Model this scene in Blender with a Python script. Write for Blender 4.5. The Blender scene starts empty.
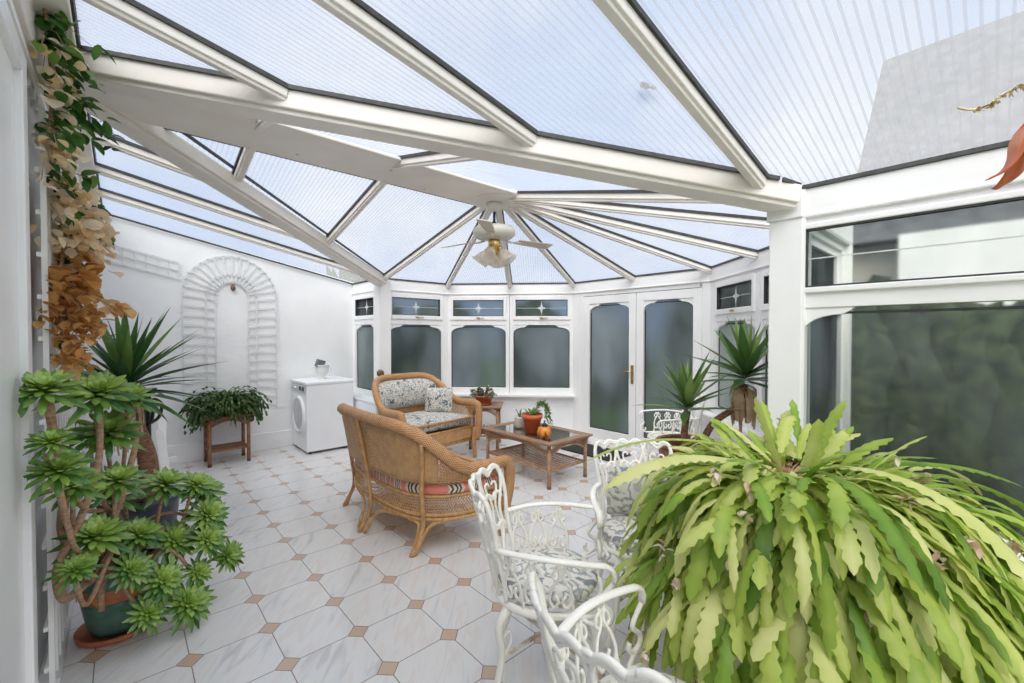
import bpy, bmesh, math, random
from math import sin, cos, pi, radians, sqrt, atan2, exp
from mathutils import Vector, Matrix, noise
sc = bpy.context.scene
COL = sc.collection
rnd = random.Random(7)
# ---------------------------------------------------------------- camera
cam_d = bpy.data.cameras.new('camera'); cam = bpy.data.objects.new('camera', cam_d); COL.objects.link(cam)
cam_d.sensor_fit = 'HORIZONTAL'; cam_d.sensor_width = 36; cam_d.lens = 36 * 435.2 / 1024
cam_d.clip_start = 0.05; cam_d.clip_end = 300
cam.location = (0, 0, 1.528)
cam.rotation_euler = (pi / 2 - 0.0174, 0, -0.7328)
sc.camera = cam
# ---------------------------------------------------------------- exposure
sc.view_settings.view_transform = 'Standard'; sc.view_settings.look = 'None'
sc.view_settings.gamma = 1; sc.view_settings.use_curve_mapping = False
sc.view_settings.exposure = 0.12
sc.cycles.max_bounces = 14; sc.cycles.transparent_max_bounces = 24; sc.cycles.diffuse_bounces = 7
sc.cycles.caustics_reflective = False; sc.cycles.caustics_refractive = False
sc.cycles.sample_clamp_indirect = 6
# ---------------------------------------------------------------- world: cloudy blue sky, brighter towards a veiled sun in the south-west
SUN_DIR = Vector((-0.55, -0.45, 0.70)).normalized()
w = bpy.data.worlds.new('sky'); sc.world = w; w.use_nodes = True
wt = w.node_tree; wt.nodes.clear()
def wn(t, **k):
    n = wt.nodes.new(t)
    for a, b in k.items(): setattr(n, a, b)
    return n
tc = wn('ShaderNodeTexCoord'); out = wn('ShaderNodeOutputWorld'); bg = wn('ShaderNodeBackground')
nz = wn('ShaderNodeTexNoise'); nz.inputs['Scale'].default_value = 2.2; nz.inputs['Detail'].default_value = 6
rp = wn('ShaderNodeValToRGB'); rp.color_ramp.elements[0].position = 0.40; rp.color_ramp.elements[0].color = (0.40, 0.57, 0.88, 1)
rp.color_ramp.elements[1].position = 0.66; rp.color_ramp.elements[1].color = (0.88, 0.90, 0.94, 1)
dot = wn('ShaderNodeVectorMath', operation='DOT_PRODUCT'); dot.inputs[1].default_value = SUN_DIR
mr = wn('ShaderNodeMapRange'); mr.inputs[1].default_value = 0.0; mr.inputs[2].default_value = 1.0; mr.inputs[3].default_value = 0.74; mr.inputs[4].default_value = 2.6
wt.links.new(tc.outputs['Generated'], nz.inputs['Vector']); wt.links.new(nz.outputs['Fac'], rp.inputs['Fac'])
wt.links.new(tc.outputs['Generated'], dot.inputs[0]); wt.links.new(dot.outputs['Value'], mr.inputs[0])
mh = wn('ShaderNodeMapRange'); mh.inputs[1].default_value = 0.1; mh.inputs[2].default_value = 0.75; wt.links.new(dot.outputs['Value'], mh.inputs[0])
mxw = wn('ShaderNodeMixRGB'); mxw.inputs[2].default_value = (1.0, 0.955, 0.89, 1); wt.links.new(mh.outputs[0], mxw.inputs[0]); wt.links.new(rp.outputs['Color'], mxw.inputs[1])
wt.links.new(mxw.outputs[0], bg.inputs['Color']); wt.links.new(mr.outputs[0], bg.inputs['Strength'])
wt.links.new(bg.outputs[0], out.inputs[0])
# ---------------------------------------------------------------- sun through thin cloud
sd = bpy.data.lights.new('sun', 'SUN'); sd.energy = 2.8; sd.angle = radians(45); sd.color = (1.0, 0.945, 0.87)
so = bpy.data.objects.new('sun', sd); COL.objects.link(so); so.rotation_euler = SUN_DIR.to_track_quat('Z', 'Y').to_euler()

# ================================================================ materials
def new_mat(name):
    m = bpy.data.materials.new(name); m.use_nodes = True; t = m.node_tree
    return m, t, t.nodes['Principled BSDF'], t.nodes['Material Output']
def N(t, ty, **k):
    n = t.nodes.new(ty)
    for a, b in k.items(): setattr(n, a, b)
    return n
def ramp(t, stops):
    r = N(t, 'ShaderNodeValToRGB'); e = r.color_ramp.elements
    e[0].position, e[0].color = stops[0][0], (*stops[0][1], 1)
    e[1].position, e[1].color = stops[1][0], (*stops[1][1], 1)
    for p, c in stops[2:]:
        x = e.new(p); x.color = (*c, 1)
    return r
def mat(name, c1, c2=None, scale=20, rough=0.5, metal=0, bump=0.0, detail=4, transl=0.0, bscale=None, spec=0.5, stretch=None, lo=0.35, hi=0.65):
    m, t, b, o = new_mat(name)
    b.inputs['Roughness'].default_value = rough; b.inputs['Metallic'].default_value = metal
    b.inputs['Specular IOR Level'].default_value = spec
    tcn = N(t, 'ShaderNodeTexCoord'); src = tcn.outputs['Object']
    if stretch:
        mp = N(t, 'ShaderNodeMapping'); mp.inputs['Scale'].default_value = stretch; t.links.new(src, mp.inputs['Vector']); src = mp.outputs[0]
    nz = N(t, 'ShaderNodeTexNoise'); nz.inputs['Scale'].default_value = scale; nz.inputs['Detail'].default_value = detail
    t.links.new(src, nz.inputs['Vector'])
    r = ramp(t, [(lo, c1), (hi, c2 or c1)]); t.links.new(nz.outputs['Fac'], r.inputs['Fac'])
    t.links.new(r.outputs['Color'], b.inputs['Base Color'])
    if bump:
        bp = N(t, 'ShaderNodeBump'); bp.inputs['Strength'].default_value = bump; bp.inputs['Distance'].default_value = 0.01
        nb = nz
        if bscale:
            nb = N(t, 'ShaderNodeTexNoise'); nb.inputs['Scale'].default_value = bscale; t.links.new(src, nb.inputs['Vector'])
        t.links.new(nb.outputs['Fac'], bp.inputs['Height']); t.links.new(bp.outputs[0], b.inputs['Normal'])
    if transl:
        tr = N(t, 'ShaderNodeBsdfTranslucent'); t.links.new(r.outputs['Color'], tr.inputs['Color'])
        mx = N(t, 'ShaderNodeMixShader'); mx.inputs[0].default_value = transl
        t.links.new(b.outputs[0], mx.inputs[1]); t.links.new(tr.outputs[0], mx.inputs[2]); t.links.new(mx.outputs[0], o.inputs[0])
    return m
def leaf_mat(name, stops, scale=9, rough=0.4, transl=0.3, spec=0.4):
    """per-leaf tone comes from the 'tone' attribute, plus a little noise"""
    m, t, b, o = new_mat(name); b.inputs['Roughness'].default_value = rough; b.inputs['Specular IOR Level'].default_value = spec
    at = N(t, 'ShaderNodeAttribute', attribute_name='tone')
    tcn = N(t, 'ShaderNodeTexCoord'); nz = N(t, 'ShaderNodeTexNoise'); nz.inputs['Scale'].default_value = scale
    t.links.new(tcn.outputs['Object'], nz.inputs['Vector'])
    ma = N(t, 'ShaderNodeMath', operation='MULTIPLY_ADD'); ma.inputs[1].default_value = 0.5; t.links.new(nz.outputs['Fac'], ma.inputs[0])
    s2 = N(t, 'ShaderNodeMath', operation='SUBTRACT'); s2.inputs[1].default_value = 0.25
    t.links.new(at.outputs['Fac'], s2.inputs[0]); t.links.new(s2.outputs[0], ma.inputs[2])
    r = ramp(t, stops); t.links.new(ma.outputs[0], r.inputs['Fac']); t.links.new(r.outputs['Color'], b.inputs['Base Color'])
    tr = N(t, 'ShaderNodeBsdfTranslucent'); t.links.new(r.outputs['Color'], tr.inputs['Color'])
    mx = N(t, 'ShaderNodeMixShader'); mx.inputs[0].default_value = transl
    t.links.new(b.outputs[0], mx.inputs[1]); t.links.new(tr.outputs[0], mx.inputs[2]); t.links.new(mx.outputs[0], o.inputs[0])
    return m
UPVC = mat('white_upvc', (0.84, 0.84, 0.84), (0.88, 0.88, 0.88), 3, 0.3)
BEAM = mat('cream_beam', (0.80, 0.755, 0.70), (0.85, 0.81, 0.76), 4, 0.4)
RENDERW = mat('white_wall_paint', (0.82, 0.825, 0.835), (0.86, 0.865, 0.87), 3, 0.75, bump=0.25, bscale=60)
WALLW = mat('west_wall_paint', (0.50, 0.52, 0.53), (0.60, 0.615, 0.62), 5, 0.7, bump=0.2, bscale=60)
GASK = mat('black_gasket', (0.03, 0.03, 0.03), (0.05, 0.05, 0.05), 20, 0.6)
RELIEF = mat('shade_grey_trellis', (0.69, 0.69, 0.685), (0.76, 0.76, 0.755), 10, 0.7)  # white trellis with its shading put into the grey; grey baseboard shares it
TRELW = mat('white_trellis_plastic', (0.86, 0.85, 0.83), (0.90, 0.895, 0.88), 12, 0.5)
IRON = mat('white_cast_iron', (0.90, 0.87, 0.80), (0.95, 0.93, 0.89), 12, 0.4, bump=0.15, bscale=90)
RUST = mat('rusty_white_iron', (0.42, 0.27, 0.17), (0.80, 0.75, 0.66), 16, 0.7, bump=0.3, lo=0.4, hi=0.6)
TABLEI = mat('weathered_cream_iron', (0.50, 0.42, 0.33), (0.74, 0.69, 0.60), 18, 0.7, bump=0.3)
RATTAN = mat('honey_rattan_pole', (0.44, 0.23, 0.085), (0.62, 0.37, 0.16), 14, 0.4, bump=0.2, stretch=(3, 3, 1))
DARKRAT = mat('dark_rattan_pole', (0.20, 0.085, 0.04), (0.33, 0.15, 0.075), 20, 0.45, bump=0.2)
BROWNRAT = mat('brown_rattan_pole', (0.32, 0.175, 0.095), (0.48, 0.28, 0.16), 20, 0.5, bump=0.2)
TERRA = mat('terracotta', (0.42, 0.12, 0.06), (0.52, 0.17, 0.085), 12, 0.7, bump=0.15)
TERRAB = mat('bright_terracotta', (0.68, 0.15, 0.05), (0.74, 0.20, 0.07), 12, 0.6)
POTG = mat('glazed_green', (0.06, 0.14, 0.11), (0.11, 0.21, 0.16), 14, 0.35, bump=0.1)
POTR = mat('rust_red_band', (0.42, 0.13, 0.06), (0.52, 0.17, 0.07), 20, 0.45)
SOIL = mat('soil', (0.03, 0.02, 0.015), (0.08, 0.05, 0.03), 60, 0.95, bump=0.8)
BARK = mat('pinkish_bark', (0.30, 0.17, 0.10), (0.47, 0.30, 0.19), 26, 0.8, bump=0.5, stretch=(1, 1, 3))
YTRUNK = mat('yucca_trunk', (0.16, 0.075, 0.045), (0.36, 0.19, 0.12), 30, 0.85, bump=0.7, stretch=(1, 1, 4))
TWIG = mat('dry_twig', (0.33, 0.22, 0.12), (0.50, 0.36, 0.22), 30, 0.8)
DRYLEAF = mat('dry_straw_leaf', (0.55, 0.36, 0.20), (0.76, 0.58, 0.38), 14, 0.8, transl=0.25)
CERAM = mat('white_ceramic', (0.72, 0.72, 0.70), (0.80, 0.80, 0.79), 14, 0.3)
APPL = mat('white_enamel', (0.84, 0.86, 0.89), (0.87, 0.885, 0.91), 4, 0.25)
APPG = mat('grey_plastic', (0.50, 0.52, 0.54), (0.56, 0.58, 0.60), 6, 0.35)
PORT = mat('smoked_grey_door', (0.42, 0.43, 0.44), (0.52, 0.53, 0.54), 3, 0.15)
BLACK = mat('black_metal', (0.012, 0.012, 0.013), (0.03, 0.03, 0.03), 20, 0.5)
MATB = mat('black_coir', (0.015, 0.015, 0.016), (0.04, 0.04, 0.04), 90, 0.95, bump=0.6)
BRASS = mat('brass', (0.60, 0.40, 0.14), (0.72, 0.50, 0.20), 20, 0.3, metal=1.0)
BRONZE = mat('brown_carving', (0.10, 0.05, 0.03), (0.22, 0.12, 0.07), 30, 0.55, bump=0.6)
BLADE = mat('pale_cane_blade', (0.62, 0.54, 0.44), (0.72, 0.64, 0.54), 30, 0.5)
FANW = mat('cream_enamel', (0.70, 0.67, 0.60), (0.76, 0.73, 0.67), 10, 0.35)
ORANGE = mat('orange_petal', (0.68, 0.20, 0.035), (0.80, 0.36, 0.06), 20, 0.45)
REDORN = mat('red_orange_metal', (0.60, 0.11, 0.035), (0.78, 0.27, 0.10), 12, 0.35)
LEAD = mat('pale_lead_line', (0.55, 0.57, 0.58), (0.62, 0.64, 0.65), 10, 0.4)
EPI = leaf_mat('epiphyllum_green', [(0.0, (0.075, 0.19, 0.025)), (0.35, (0.24, 0.40, 0.045)), (0.7, (0.52, 0.61, 0.13)), (1.0, (0.76, 0.77, 0.34))], 9, 0.35, 0.35)
YUC2 = leaf_mat('young_yucca_green', [(0.0, (0.03, 0.08, 0.03)), (0.5, (0.10, 0.20, 0.05)), (1.0, (0.30, 0.42, 0.12))], 6, 0.35, 0.25)
YUC = leaf_mat('yucca_green', [(0.0, (0.015, 0.05, 0.022)), (0.5, (0.055, 0.15, 0.04)), (1.0, (0.20, 0.33, 0.08))], 6, 0.35, 0.2)
AEO = leaf_mat('aeonium_green', [(0.0, (0.012, 0.05, 0.01)), (0.42, (0.065, 0.19, 0.03)), (1.0, (0.42, 0.60, 0.12))], 10, 0.25, 0.18, 0.7)
VINEL = leaf_mat('vine_green', [(0.0, (0.02, 0.07, 0.015)), (0.5, (0.06, 0.17, 0.03)), (1.0, (0.20, 0.34, 0.06))], 10, 0.4, 0.3)
BRACT = leaf_mat('papery_bract', [(0.0, (0.42, 0.17, 0.035)), (0.45, (0.74, 0.42, 0.15)), (0.75, (0.88, 0.70, 0.45)), (1.0, (0.95, 0.86, 0.70))], 12, 0.7, 0.4)
RHIP = leaf_mat('jungle_cactus_green', [(0.0, (0.02, 0.05, 0.015)), (0.5, (0.065, 0.12, 0.03)), (1.0, (0.15, 0.22, 0.06))], 14, 0.5, 0.15)
OLIVE = leaf_mat('olive_succulent', [(0.0, (0.10, 0.11, 0.07)), (0.5, (0.22, 0.23, 0.15)), (1.0, (0.36, 0.36, 0.25))], 14, 0.6, 0.1)
FRESH = leaf_mat('fresh_green', [(0.0, (0.05, 0.14, 0.04)), (0.5, (0.14, 0.28, 0.06)), (1.0, (0.35, 0.46, 0.12))], 14, 0.5, 0.25)
PALEFL = leaf_mat('withered_flower', [(0.0, (0.50, 0.32, 0.20)), (0.5, (0.72, 0.55, 0.42)), (1.0, (0.86, 0.78, 0.68))], 20, 0.8, 0.3)
HEDGE = mat('hedge_leaves', (0.008, 0.018, 0.009), (0.045, 0.066, 0.030), 9, 0.8, bump=0.8, detail=8)
GRASS = mat('lawn', (0.05, 0.10, 0.025), (0.11, 0.18, 0.05), 30, 0.9)
SLATE = mat('grey_slate_roof', (0.055, 0.06, 0.07), (0.11, 0.115, 0.125), 6, 0.7, bump=0.3)

def weave_mat(name, c1, c2, dark, scale=110):
    m, t, b, o = new_mat(name); b.inputs['Roughness'].default_value = 0.5
    uv = N(t, 'ShaderNodeTexCoord')
    mp = N(t, 'ShaderNodeMapping'); mp.inputs['Scale'].default_value = (scale, scale, scale); t.links.new(uv.outputs['UV'], mp.inputs[0])
    sep = N(t, 'ShaderNodeSeparateXYZ'); t.links.new(mp.outputs[0], sep.inputs[0])
    def sn(sock, mul=1.0, ph=0.0):
        a = N(t, 'ShaderNodeMath', operation='MULTIPLY_ADD'); a.inputs[1].default_value = mul; a.inputs[2].default_value = ph; t.links.new(sock, a.inputs[0])
        s = N(t, 'ShaderNodeMath', operation='SINE'); t.links.new(a.outputs[0], s.inputs[0]); return s.outputs[0]
    su, sv = sn(sep.outputs[0]), sn(sep.outputs[1], 2.2)
    p = N(t, 'ShaderNodeMath', operation='MULTIPLY'); t.links.new(su, p.inputs[0]); t.links.new(sv, p.inputs[1])
    mr_ = N(t, 'ShaderNodeMapRange'); mr_.inputs[1].default_value = -1; mr_.inputs[2].default_value = 1; t.links.new(p.outputs[0], mr_.inputs[0])
    nz_ = N(t, 'ShaderNodeTexNoise'); nz_.inputs['Scale'].default_value = 18; t.links.new(uv.outputs['Object'], nz_.inputs['Vector'])
    ad = N(t, 'ShaderNodeMath', operation='MULTIPLY_ADD'); ad.inputs[1].default_value = 0.6; ad.inputs[2].default_value = -0.3
    t.links.new(nz_.outputs['Fac'], ad.inputs[0])
    a2 = N(t, 'ShaderNodeMath', operation='ADD'); t.links.new(mr_.outputs[0], a2.inputs[0]); t.links.new(ad.outputs[0], a2.inputs[1])
    r = ramp(t, [(0.08, dark), (0.32, c1), (0.9, c2)]); t.links.new(a2.outputs[0], r.inputs[0]); t.links.new(r.outputs[0], b.inputs['Base Color'])
    bp = N(t, 'ShaderNodeBump'); bp.inputs['Strength'].default_value = 0.7; bp.inputs['Distance'].default_value = 0.004
    t.links.new(mr_.outputs[0], bp.inputs['Height']); t.links.new(bp.outputs[0], b.inputs['Normal'])
    return m
WEAVE = weave_mat('honey_wicker_weave', (0.52, 0.27, 0.10), (0.78, 0.50, 0.25), (0.14, 0.06, 0.02), 260)
WEAVER = weave_mat('honey_wicker_wrap', (0.48, 0.24, 0.10), (0.68, 0.39, 0.19), (0.17, 0.075, 0.03), 200)
WEAVEB = weave_mat('brown_wicker_weave', (0.33, 0.19, 0.11), (0.50, 0.31, 0.19), (0.08, 0.04, 0.02), 260)
WEAVED = weave_mat('dark_wicker_weave', (0.22, 0.09, 0.045), (0.36, 0.17, 0.09), (0.05, 0.02, 0.01), 260)

def floral_mat(name, base, dark, mid, scale=16):
    m, t, b, o = new_mat(name); b.inputs['Roughness'].default_value = 0.85
    tcn = N(t, 'ShaderNodeTexCoord'); nz_ = N(t, 'ShaderNodeTexNoise'); nz_.inputs['Scale'].default_value = scale; nz_.inputs['Detail'].default_value = 3
    t.links.new(tcn.outputs['Object'], nz_.inputs['Vector'])
    ad = N(t, 'ShaderNodeMixRGB'); ad.inputs[0].default_value = 0.10; t.links.new(tcn.outputs['Object'], ad.inputs[1]); t.links.new(nz_.outputs['Color'], ad.inputs[2])
    vo = N(t, 'ShaderNodeTexVoronoi'); vo.inputs['Scale'].default_value = scale; t.links.new(ad.outputs[0], vo.inputs['Vector'])
    n2 = N(t, 'ShaderNodeTexNoise'); n2.inputs['Scale'].default_value = scale * 2.2; n2.inputs['Detail'].default_value = 4; t.links.new(tcn.outputs['Object'], n2.inputs['Vector'])
    s0 = N(t, 'ShaderNodeMath', operation='ADD'); t.links.new(vo.outputs['Distance'], s0.inputs[0]); t.links.new(n2.outputs['Fac'], s0.inputs[1])
    su = N(t, 'ShaderNodeMath', operation='MULTIPLY'); su.inputs[1].default_value = 0.68; t.links.new(s0.outputs[0], su.inputs[0])
    r = ramp(t, [(0.44, mid), (0.50, base), (0.60, base), (0.64, dark), (0.69, mid), (0.73, base), (0.82, base), (0.88, dark)]); t.links.new(su.outputs[0], r.inputs[0])
    t.links.new(r.outputs[0], b.inputs['Base Color'])
    return m
FLORAL = floral_mat('grey_floral_fabric', (0.66, 0.63, 0.57), (0.13, 0.16, 0.18), (0.33, 0.33, 0.33))
FLORALW = floral_mat('white_floral_fabric', (0.74, 0.72, 0.66), (0.25, 0.27, 0.30), (0.50, 0.49, 0.46), 8.5)

def stripe_mat():
    m, t, b, o = new_mat('pink_striped_fabric'); b.inputs['Roughness'].default_value = 0.85
    tcn = N(t, 'ShaderNodeTexCoord'); sep = N(t, 'ShaderNodeSeparateXYZ'); t.links.new(tcn.outputs['Object'], sep.inputs[0])
    sm = N(t, 'ShaderNodeMath', operation='ADD'); t.links.new(sep.outputs[0], sm.inputs[0]); t.links.new(sep.outputs[1], sm.inputs[1])
    mu = N(t, 'ShaderNodeMath', operation='MULTIPLY'); mu.inputs[1].default_value = 9.5; t.links.new(sm.outputs[0], mu.inputs[0])
    fr = N(t, 'ShaderNodeMath', operation='FRACT'); t.links.new(mu.outputs[0], fr.inputs[0])
    r = ramp(t, [(0.0, (0.78, 0.27, 0.20)), (0.38, (0.78, 0.66, 0.54)), (0.46, (0.06, 0.06, 0.06)), (0.53, (0.78, 0.66, 0.54)), (0.62, (0.06, 0.06, 0.06)), (0.70, (0.75, 0.62, 0.50)), (0.78, (0.06, 0.06, 0.06)), (0.86, (0.78, 0.66, 0.54))])
    r.color_ramp.interpolation = 'CONSTANT'
    t.links.new(fr.outputs[0], r.inputs[0]); t.links.new(r.outputs[0], b.inputs['Base Color']); return m
STRIPE = stripe_mat()

def poly_mat(name, ang):
    """twin-wall polycarbonate: clear sheet with whiter ribs every 3 cm running along direction ang"""
    m, t, b, o = new_mat(name); t.nodes.remove(b)
    tcn = N(t, 'ShaderNodeTexCoord'); sep = N(t, 'ShaderNodeSeparateXYZ'); t.links.new(tcn.outputs['Object'], sep.inputs[0])
    k = 2 * pi / 0.031
    a = N(t, 'ShaderNodeMath', operation='MULTIPLY'); a.inputs[1].default_value = -sin(ang) * k; t.links.new(sep.outputs[0], a.inputs[0])
    c = N(t, 'ShaderNodeMath', operation='MULTIPLY_ADD'); c.inputs[1].default_value = cos(ang) * k; t.links.new(sep.outputs[1], c.inputs[0]); t.links.new(a.outputs[0], c.inputs[2])
    s = N(t, 'ShaderNodeMath', operation='SINE'); t.links.new(c.outputs[0], s.inputs[0])
    rb = N(t, 'ShaderNodeMapRange'); rb.inputs[1].default_value = 0.55; rb.inputs[2].default_value = 1.0; rb.inputs[3].default_value = 0.0; rb.inputs[4].default_value = 1.0; t.links.new(s.outputs[0], rb.inputs[0])
    nz_ = N(t, 'ShaderNodeTexNoise'); nz_.inputs['Scale'].default_value = 1.6; nz_.inputs['Detail'].default_value = 5; t.links.new(tcn.outputs['Object'], nz_.inputs['Vector'])
    tint = ramp(t, [(0.3, (0.80, 0.86, 0.93)), (0.7, (0.92, 0.95, 1.0))]); t.links.new(nz_.outputs['Fac'], tint.inputs[0])
    mixc = N(t, 'ShaderNodeMixRGB'); t.links.new(rb.outputs[0], mixc.inputs[0]); t.links.new(tint.outputs[0], mixc.inputs[1]); mixc.inputs[2].default_value = (0.36, 0.41, 0.50, 1)
    tr = N(t, 'ShaderNodeBsdfTransparent'); t.links.new(mixc.outputs[0], tr.inputs[0])
    tl = N(t, 'ShaderNodeBsdfTranslucent'); tl.inputs[0].default_value = (0.93, 0.95, 0.97, 1)
    gl = N(t, 'ShaderNodeBsdfGlossy'); gl.inputs['Roughness'].default_value = 0.15
    f = N(t, 'ShaderNodeMath', operation='MULTIPLY_ADD'); f.inputs[1].default_value = 0.05; f.inputs[2].default_value = 0.24; t.links.new(rb.outputs[0], f.inputs[0])
    m1 = N(t, 'ShaderNodeMixShader'); t.links.new(f.outputs[0], m1.inputs[0]); t.links.new(tr.outputs[0], m1.inputs[1]); t.links.new(tl.outputs[0], m1.inputs[2])
    m2 = N(t, 'ShaderNodeMixShader'); m2.inputs[0].default_value = 0.05; t.links.new(m1.outputs[0], m2.inputs[1]); t.links.new(gl.outputs[0], m2.inputs[2])
    t.links.new(m2.outputs[0], o.inputs[0]); return m

def glass_mat(name, tint, fog0, fog1, scale=2.0, fogcol=(0.75, 0.8, 0.85), rough=0.03, refl=1.0, stretch=(1, 1, 0.5), blur=0.0):
    """window glass with condensation: patches of scattering film"""
    m, t, b, o = new_mat(name); t.nodes.remove(b)
    tcn = N(t, 'ShaderNodeTexCoord'); mp = N(t, 'ShaderNodeMapping'); mp.inputs['Scale'].default_value = stretch; t.links.new(tcn.outputs['Object'], mp.inputs[0])
    nz_ = N(t, 'ShaderNodeTexNoise'); nz_.inputs['Scale'].default_value = scale; nz_.inputs['Detail'].default_value = 4; nz_.inputs['Roughness'].default_value = 0.45
    t.links.new(mp.outputs[0], nz_.inputs['Vector'])
    mr_ = N(t, 'ShaderNodeMapRange'); mr_.inputs[1].default_value = 0.38; mr_.inputs[2].default_value = 0.68; mr_.inputs[3].default_value = fog0; mr_.inputs[4].default_value = fog1
    t.links.new(nz_.outputs['Fac'], mr_.inputs[0])
    tr = N(t, 'ShaderNodeBsdfTransparent') if not blur else N(t, 'ShaderNodeBsdfRefraction')
    tr.inputs['Color'].default_value = (*tint, 1)
    if blur: tr.inputs['Roughness'].default_value = blur; tr.inputs['IOR'].default_value = 1.12
    tl = N(t, 'ShaderNodeBsdfTranslucent'); tl.inputs[0].default_value = (*fogcol, 1)
    df = N(t, 'ShaderNodeBsdfDiffuse'); df.inputs[0].default_value = (*fogcol, 1)
    fm = N(t, 'ShaderNodeMixShader'); fm.inputs[0].default_value = 0.25; t.links.new(tl.outputs[0], fm.inputs[1]); t.links.new(df.outputs[0], fm.inputs[2])
    m1 = N(t, 'ShaderNodeMixShader'); t.links.new(mr_.outputs[0], m1.inputs[0]); t.links.new(tr.outputs[0], m1.inputs[1]); t.links.new(fm.outputs[0], m1.inputs[2])
    gl = N(t, 'ShaderNodeBsdfGlossy'); gl.inputs['Roughness'].default_value = rough
    fr = N(t, 'ShaderNodeFresnel'); fr.inputs[0].default_value = 1.5
    ge = N(t, 'ShaderNodeNewGeometry'); iv = N(t, 'ShaderNodeMath', operation='MULTIPLY_ADD'); iv.inputs[1].default_value = -refl; iv.inputs[2].default_value = refl; t.links.new(ge.outputs['Backfacing'], iv.inputs[0])
    fx = N(t, 'ShaderNodeMath', operation='MULTIPLY'); fx.use_clamp = True; t.links.new(iv.outputs[0], fx.inputs[1]); t.links.new(fr.outputs[0], fx.inputs[0])
    m2 = N(t, 'ShaderNodeMixShader'); t.links.new(fx.outputs[0], m2.inputs[0]); t.links.new(m1.outputs[0], m2.inputs[1]); t.links.new(gl.outputs[0], m2.inputs[2])
    t.links.new(m2.outputs[0], o.inputs[0]); return m
FOGGY = glass_mat('foggy_glass', (0.62, 0.66, 0.68), 0.16, 0.75, 1.7, blur=0.5, fogcol=(0.70,0.76,0.80))
MISTY = glass_mat('misty_glass', (0.75, 0.80, 0.80), 0.45, 0.75, 1.5, blur=0.5, refl=.4, fogcol=(0.78,0.84,0.83))
FANGL = glass_mat('fanlight_glass', (0.70, 0.74, 0.75), 0.08, 0.3, 3.0, blur=0.35)
CLEARG = glass_mat('rain_specked_glass', (0.86, 0.89, 0.89), 0.03, 0.16, 3.0, refl=1.6, blur=0.16)
TABGL = glass_mat('table_glass', (0.93, 0.91, 0.88), 0.0, 0.03, 3.0, rough=0.02, refl=2.5)
SHADEGL = glass_mat('frosted_shade_glass', (0.92, 0.90, 0.86), 0.5, 0.9, 14.0, refl=.3, fogcol=(0.95, 0.9, 0.84))

def floor_mat():
    m, t, b, o = new_mat('marble_octagon_tiles')
    T = 0.333
    tcn = N(t, 'ShaderNodeTexCoord'); sep = N(t, 'ShaderNodeSeparateXYZ'); t.links.new(tcn.outputs['Object'], sep.inputs[0])
    def M(op, a, b_=None, c=None):
        n = N(t, 'ShaderNodeMath', operation=op)
        for i, v in enumerate((a, b_, c)):
            if v is None: continue
            if isinstance(v, (int, float)): n.inputs[i].default_value = v
            else: t.links.new(v, n.inputs[i])
        return n.outputs[0]
    a = M('MULTIPLY_ADD', sep.outputs[0], 1 / T, -1.6786); c = M('MULTIPLY_ADD', sep.outputs[1], 1 / T, -7.5205)
    ra, rc = M('ROUND', a), M('ROUND', c)
    fa, fc = M('ABSOLUTE', M('SUBTRACT', a, ra)), M('ABSOLUTE', M('SUBTRACT', c, rc))
    dia = M('ADD', fa, fc)
    inset = M('LESS_THAN', dia, 0.158)
    gd = M('LESS_THAN', M('ABSOLUTE', M('SUBTRACT', dia, 0.163)), 0.0085)
    seam = M('LESS_THAN', M('MINIMUM', fa, fc), 0.0065)
    grout = M('MAXIMUM', gd, M('MULTIPLY', seam, M('SUBTRACT', 1.0, inset)))
    # marble veins
    ca, cc = M('FLOOR', a), M('FLOOR', c)
    cell = N(t, 'ShaderNodeCombineXYZ'); t.links.new(ca, cell.inputs[0]); t.links.new(cc, cell.inputs[1])
    wn_ = N(t, 'ShaderNodeTexWhiteNoise', noise_dimensions='3D'); t.links.new(cell.outputs[0], wn_.inputs['Vector'])
    mp = N(t, 'ShaderNodeMapping'); mp.inputs['Rotation'].default_value = (0, 0, radians(40)); mp.inputs['Scale'].default_value = (1, 1, 1)
    t.links.new(tcn.outputs['Object'], mp.inputs[0])
    off = N(t, 'ShaderNodeVectorMath', operation='MULTIPLY_ADD'); off.inputs[1].default_value = (7, 7, 7)
    t.links.new(wn_.outputs['Color'], off.inputs[0]); t.links.new(mp.outputs[0], off.inputs[2])
    m2 = N(t, 'ShaderNodeMapping'); m2.inputs['Scale'].default_value = (9.0, 1.5, 1); t.links.new(off.outputs[0], m2.inputs[0])
    nz_ = N(t, 'ShaderNodeTexNoise'); nz_.inputs['Scale'].default_value = 1.6; nz_.inputs['Detail'].default_value = 5; nz_.inputs['Distortion'].default_value = 0.6
    t.links.new(m2.outputs[0], nz_.inputs['Vector'])
    veins = ramp(t, [(0.30, (0.60, 0.60, 0.62)), (0.40, (0.74, 0.74, 0.75)), (0.52, (0.77, 0.765, 0.765)), (0.60, (0.74, 0.70, 0.69)), (0.68, (0.78, 0.775, 0.775))])
    t.links.new(nz_.outputs['Fac'], veins.inputs[0])
    mx = N(t, 'ShaderNodeMixRGB'); t.links.new(inset, mx.inputs[0]); t.links.new(veins.outputs[0], mx.inputs[1]); mx.inputs[2].default_value = (0.60, 0.44, 0.34, 1)
    mg = N(t, 'ShaderNodeMixRGB'); t.links.new(grout, mg.inputs[0]); t.links.new(mx.outputs[0], mg.inputs[1]); mg.inputs[2].default_value = (0.20, 0.165, 0.15, 1)
    t.links.new(mg.outputs[0], b.inputs['Base Color'])
    rr = M('MULTIPLY_ADD', grout, 0.6, 0.17); t.links.new(rr, b.inputs['Roughness'])
    return m
FLOORM = floor_mat()
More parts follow.
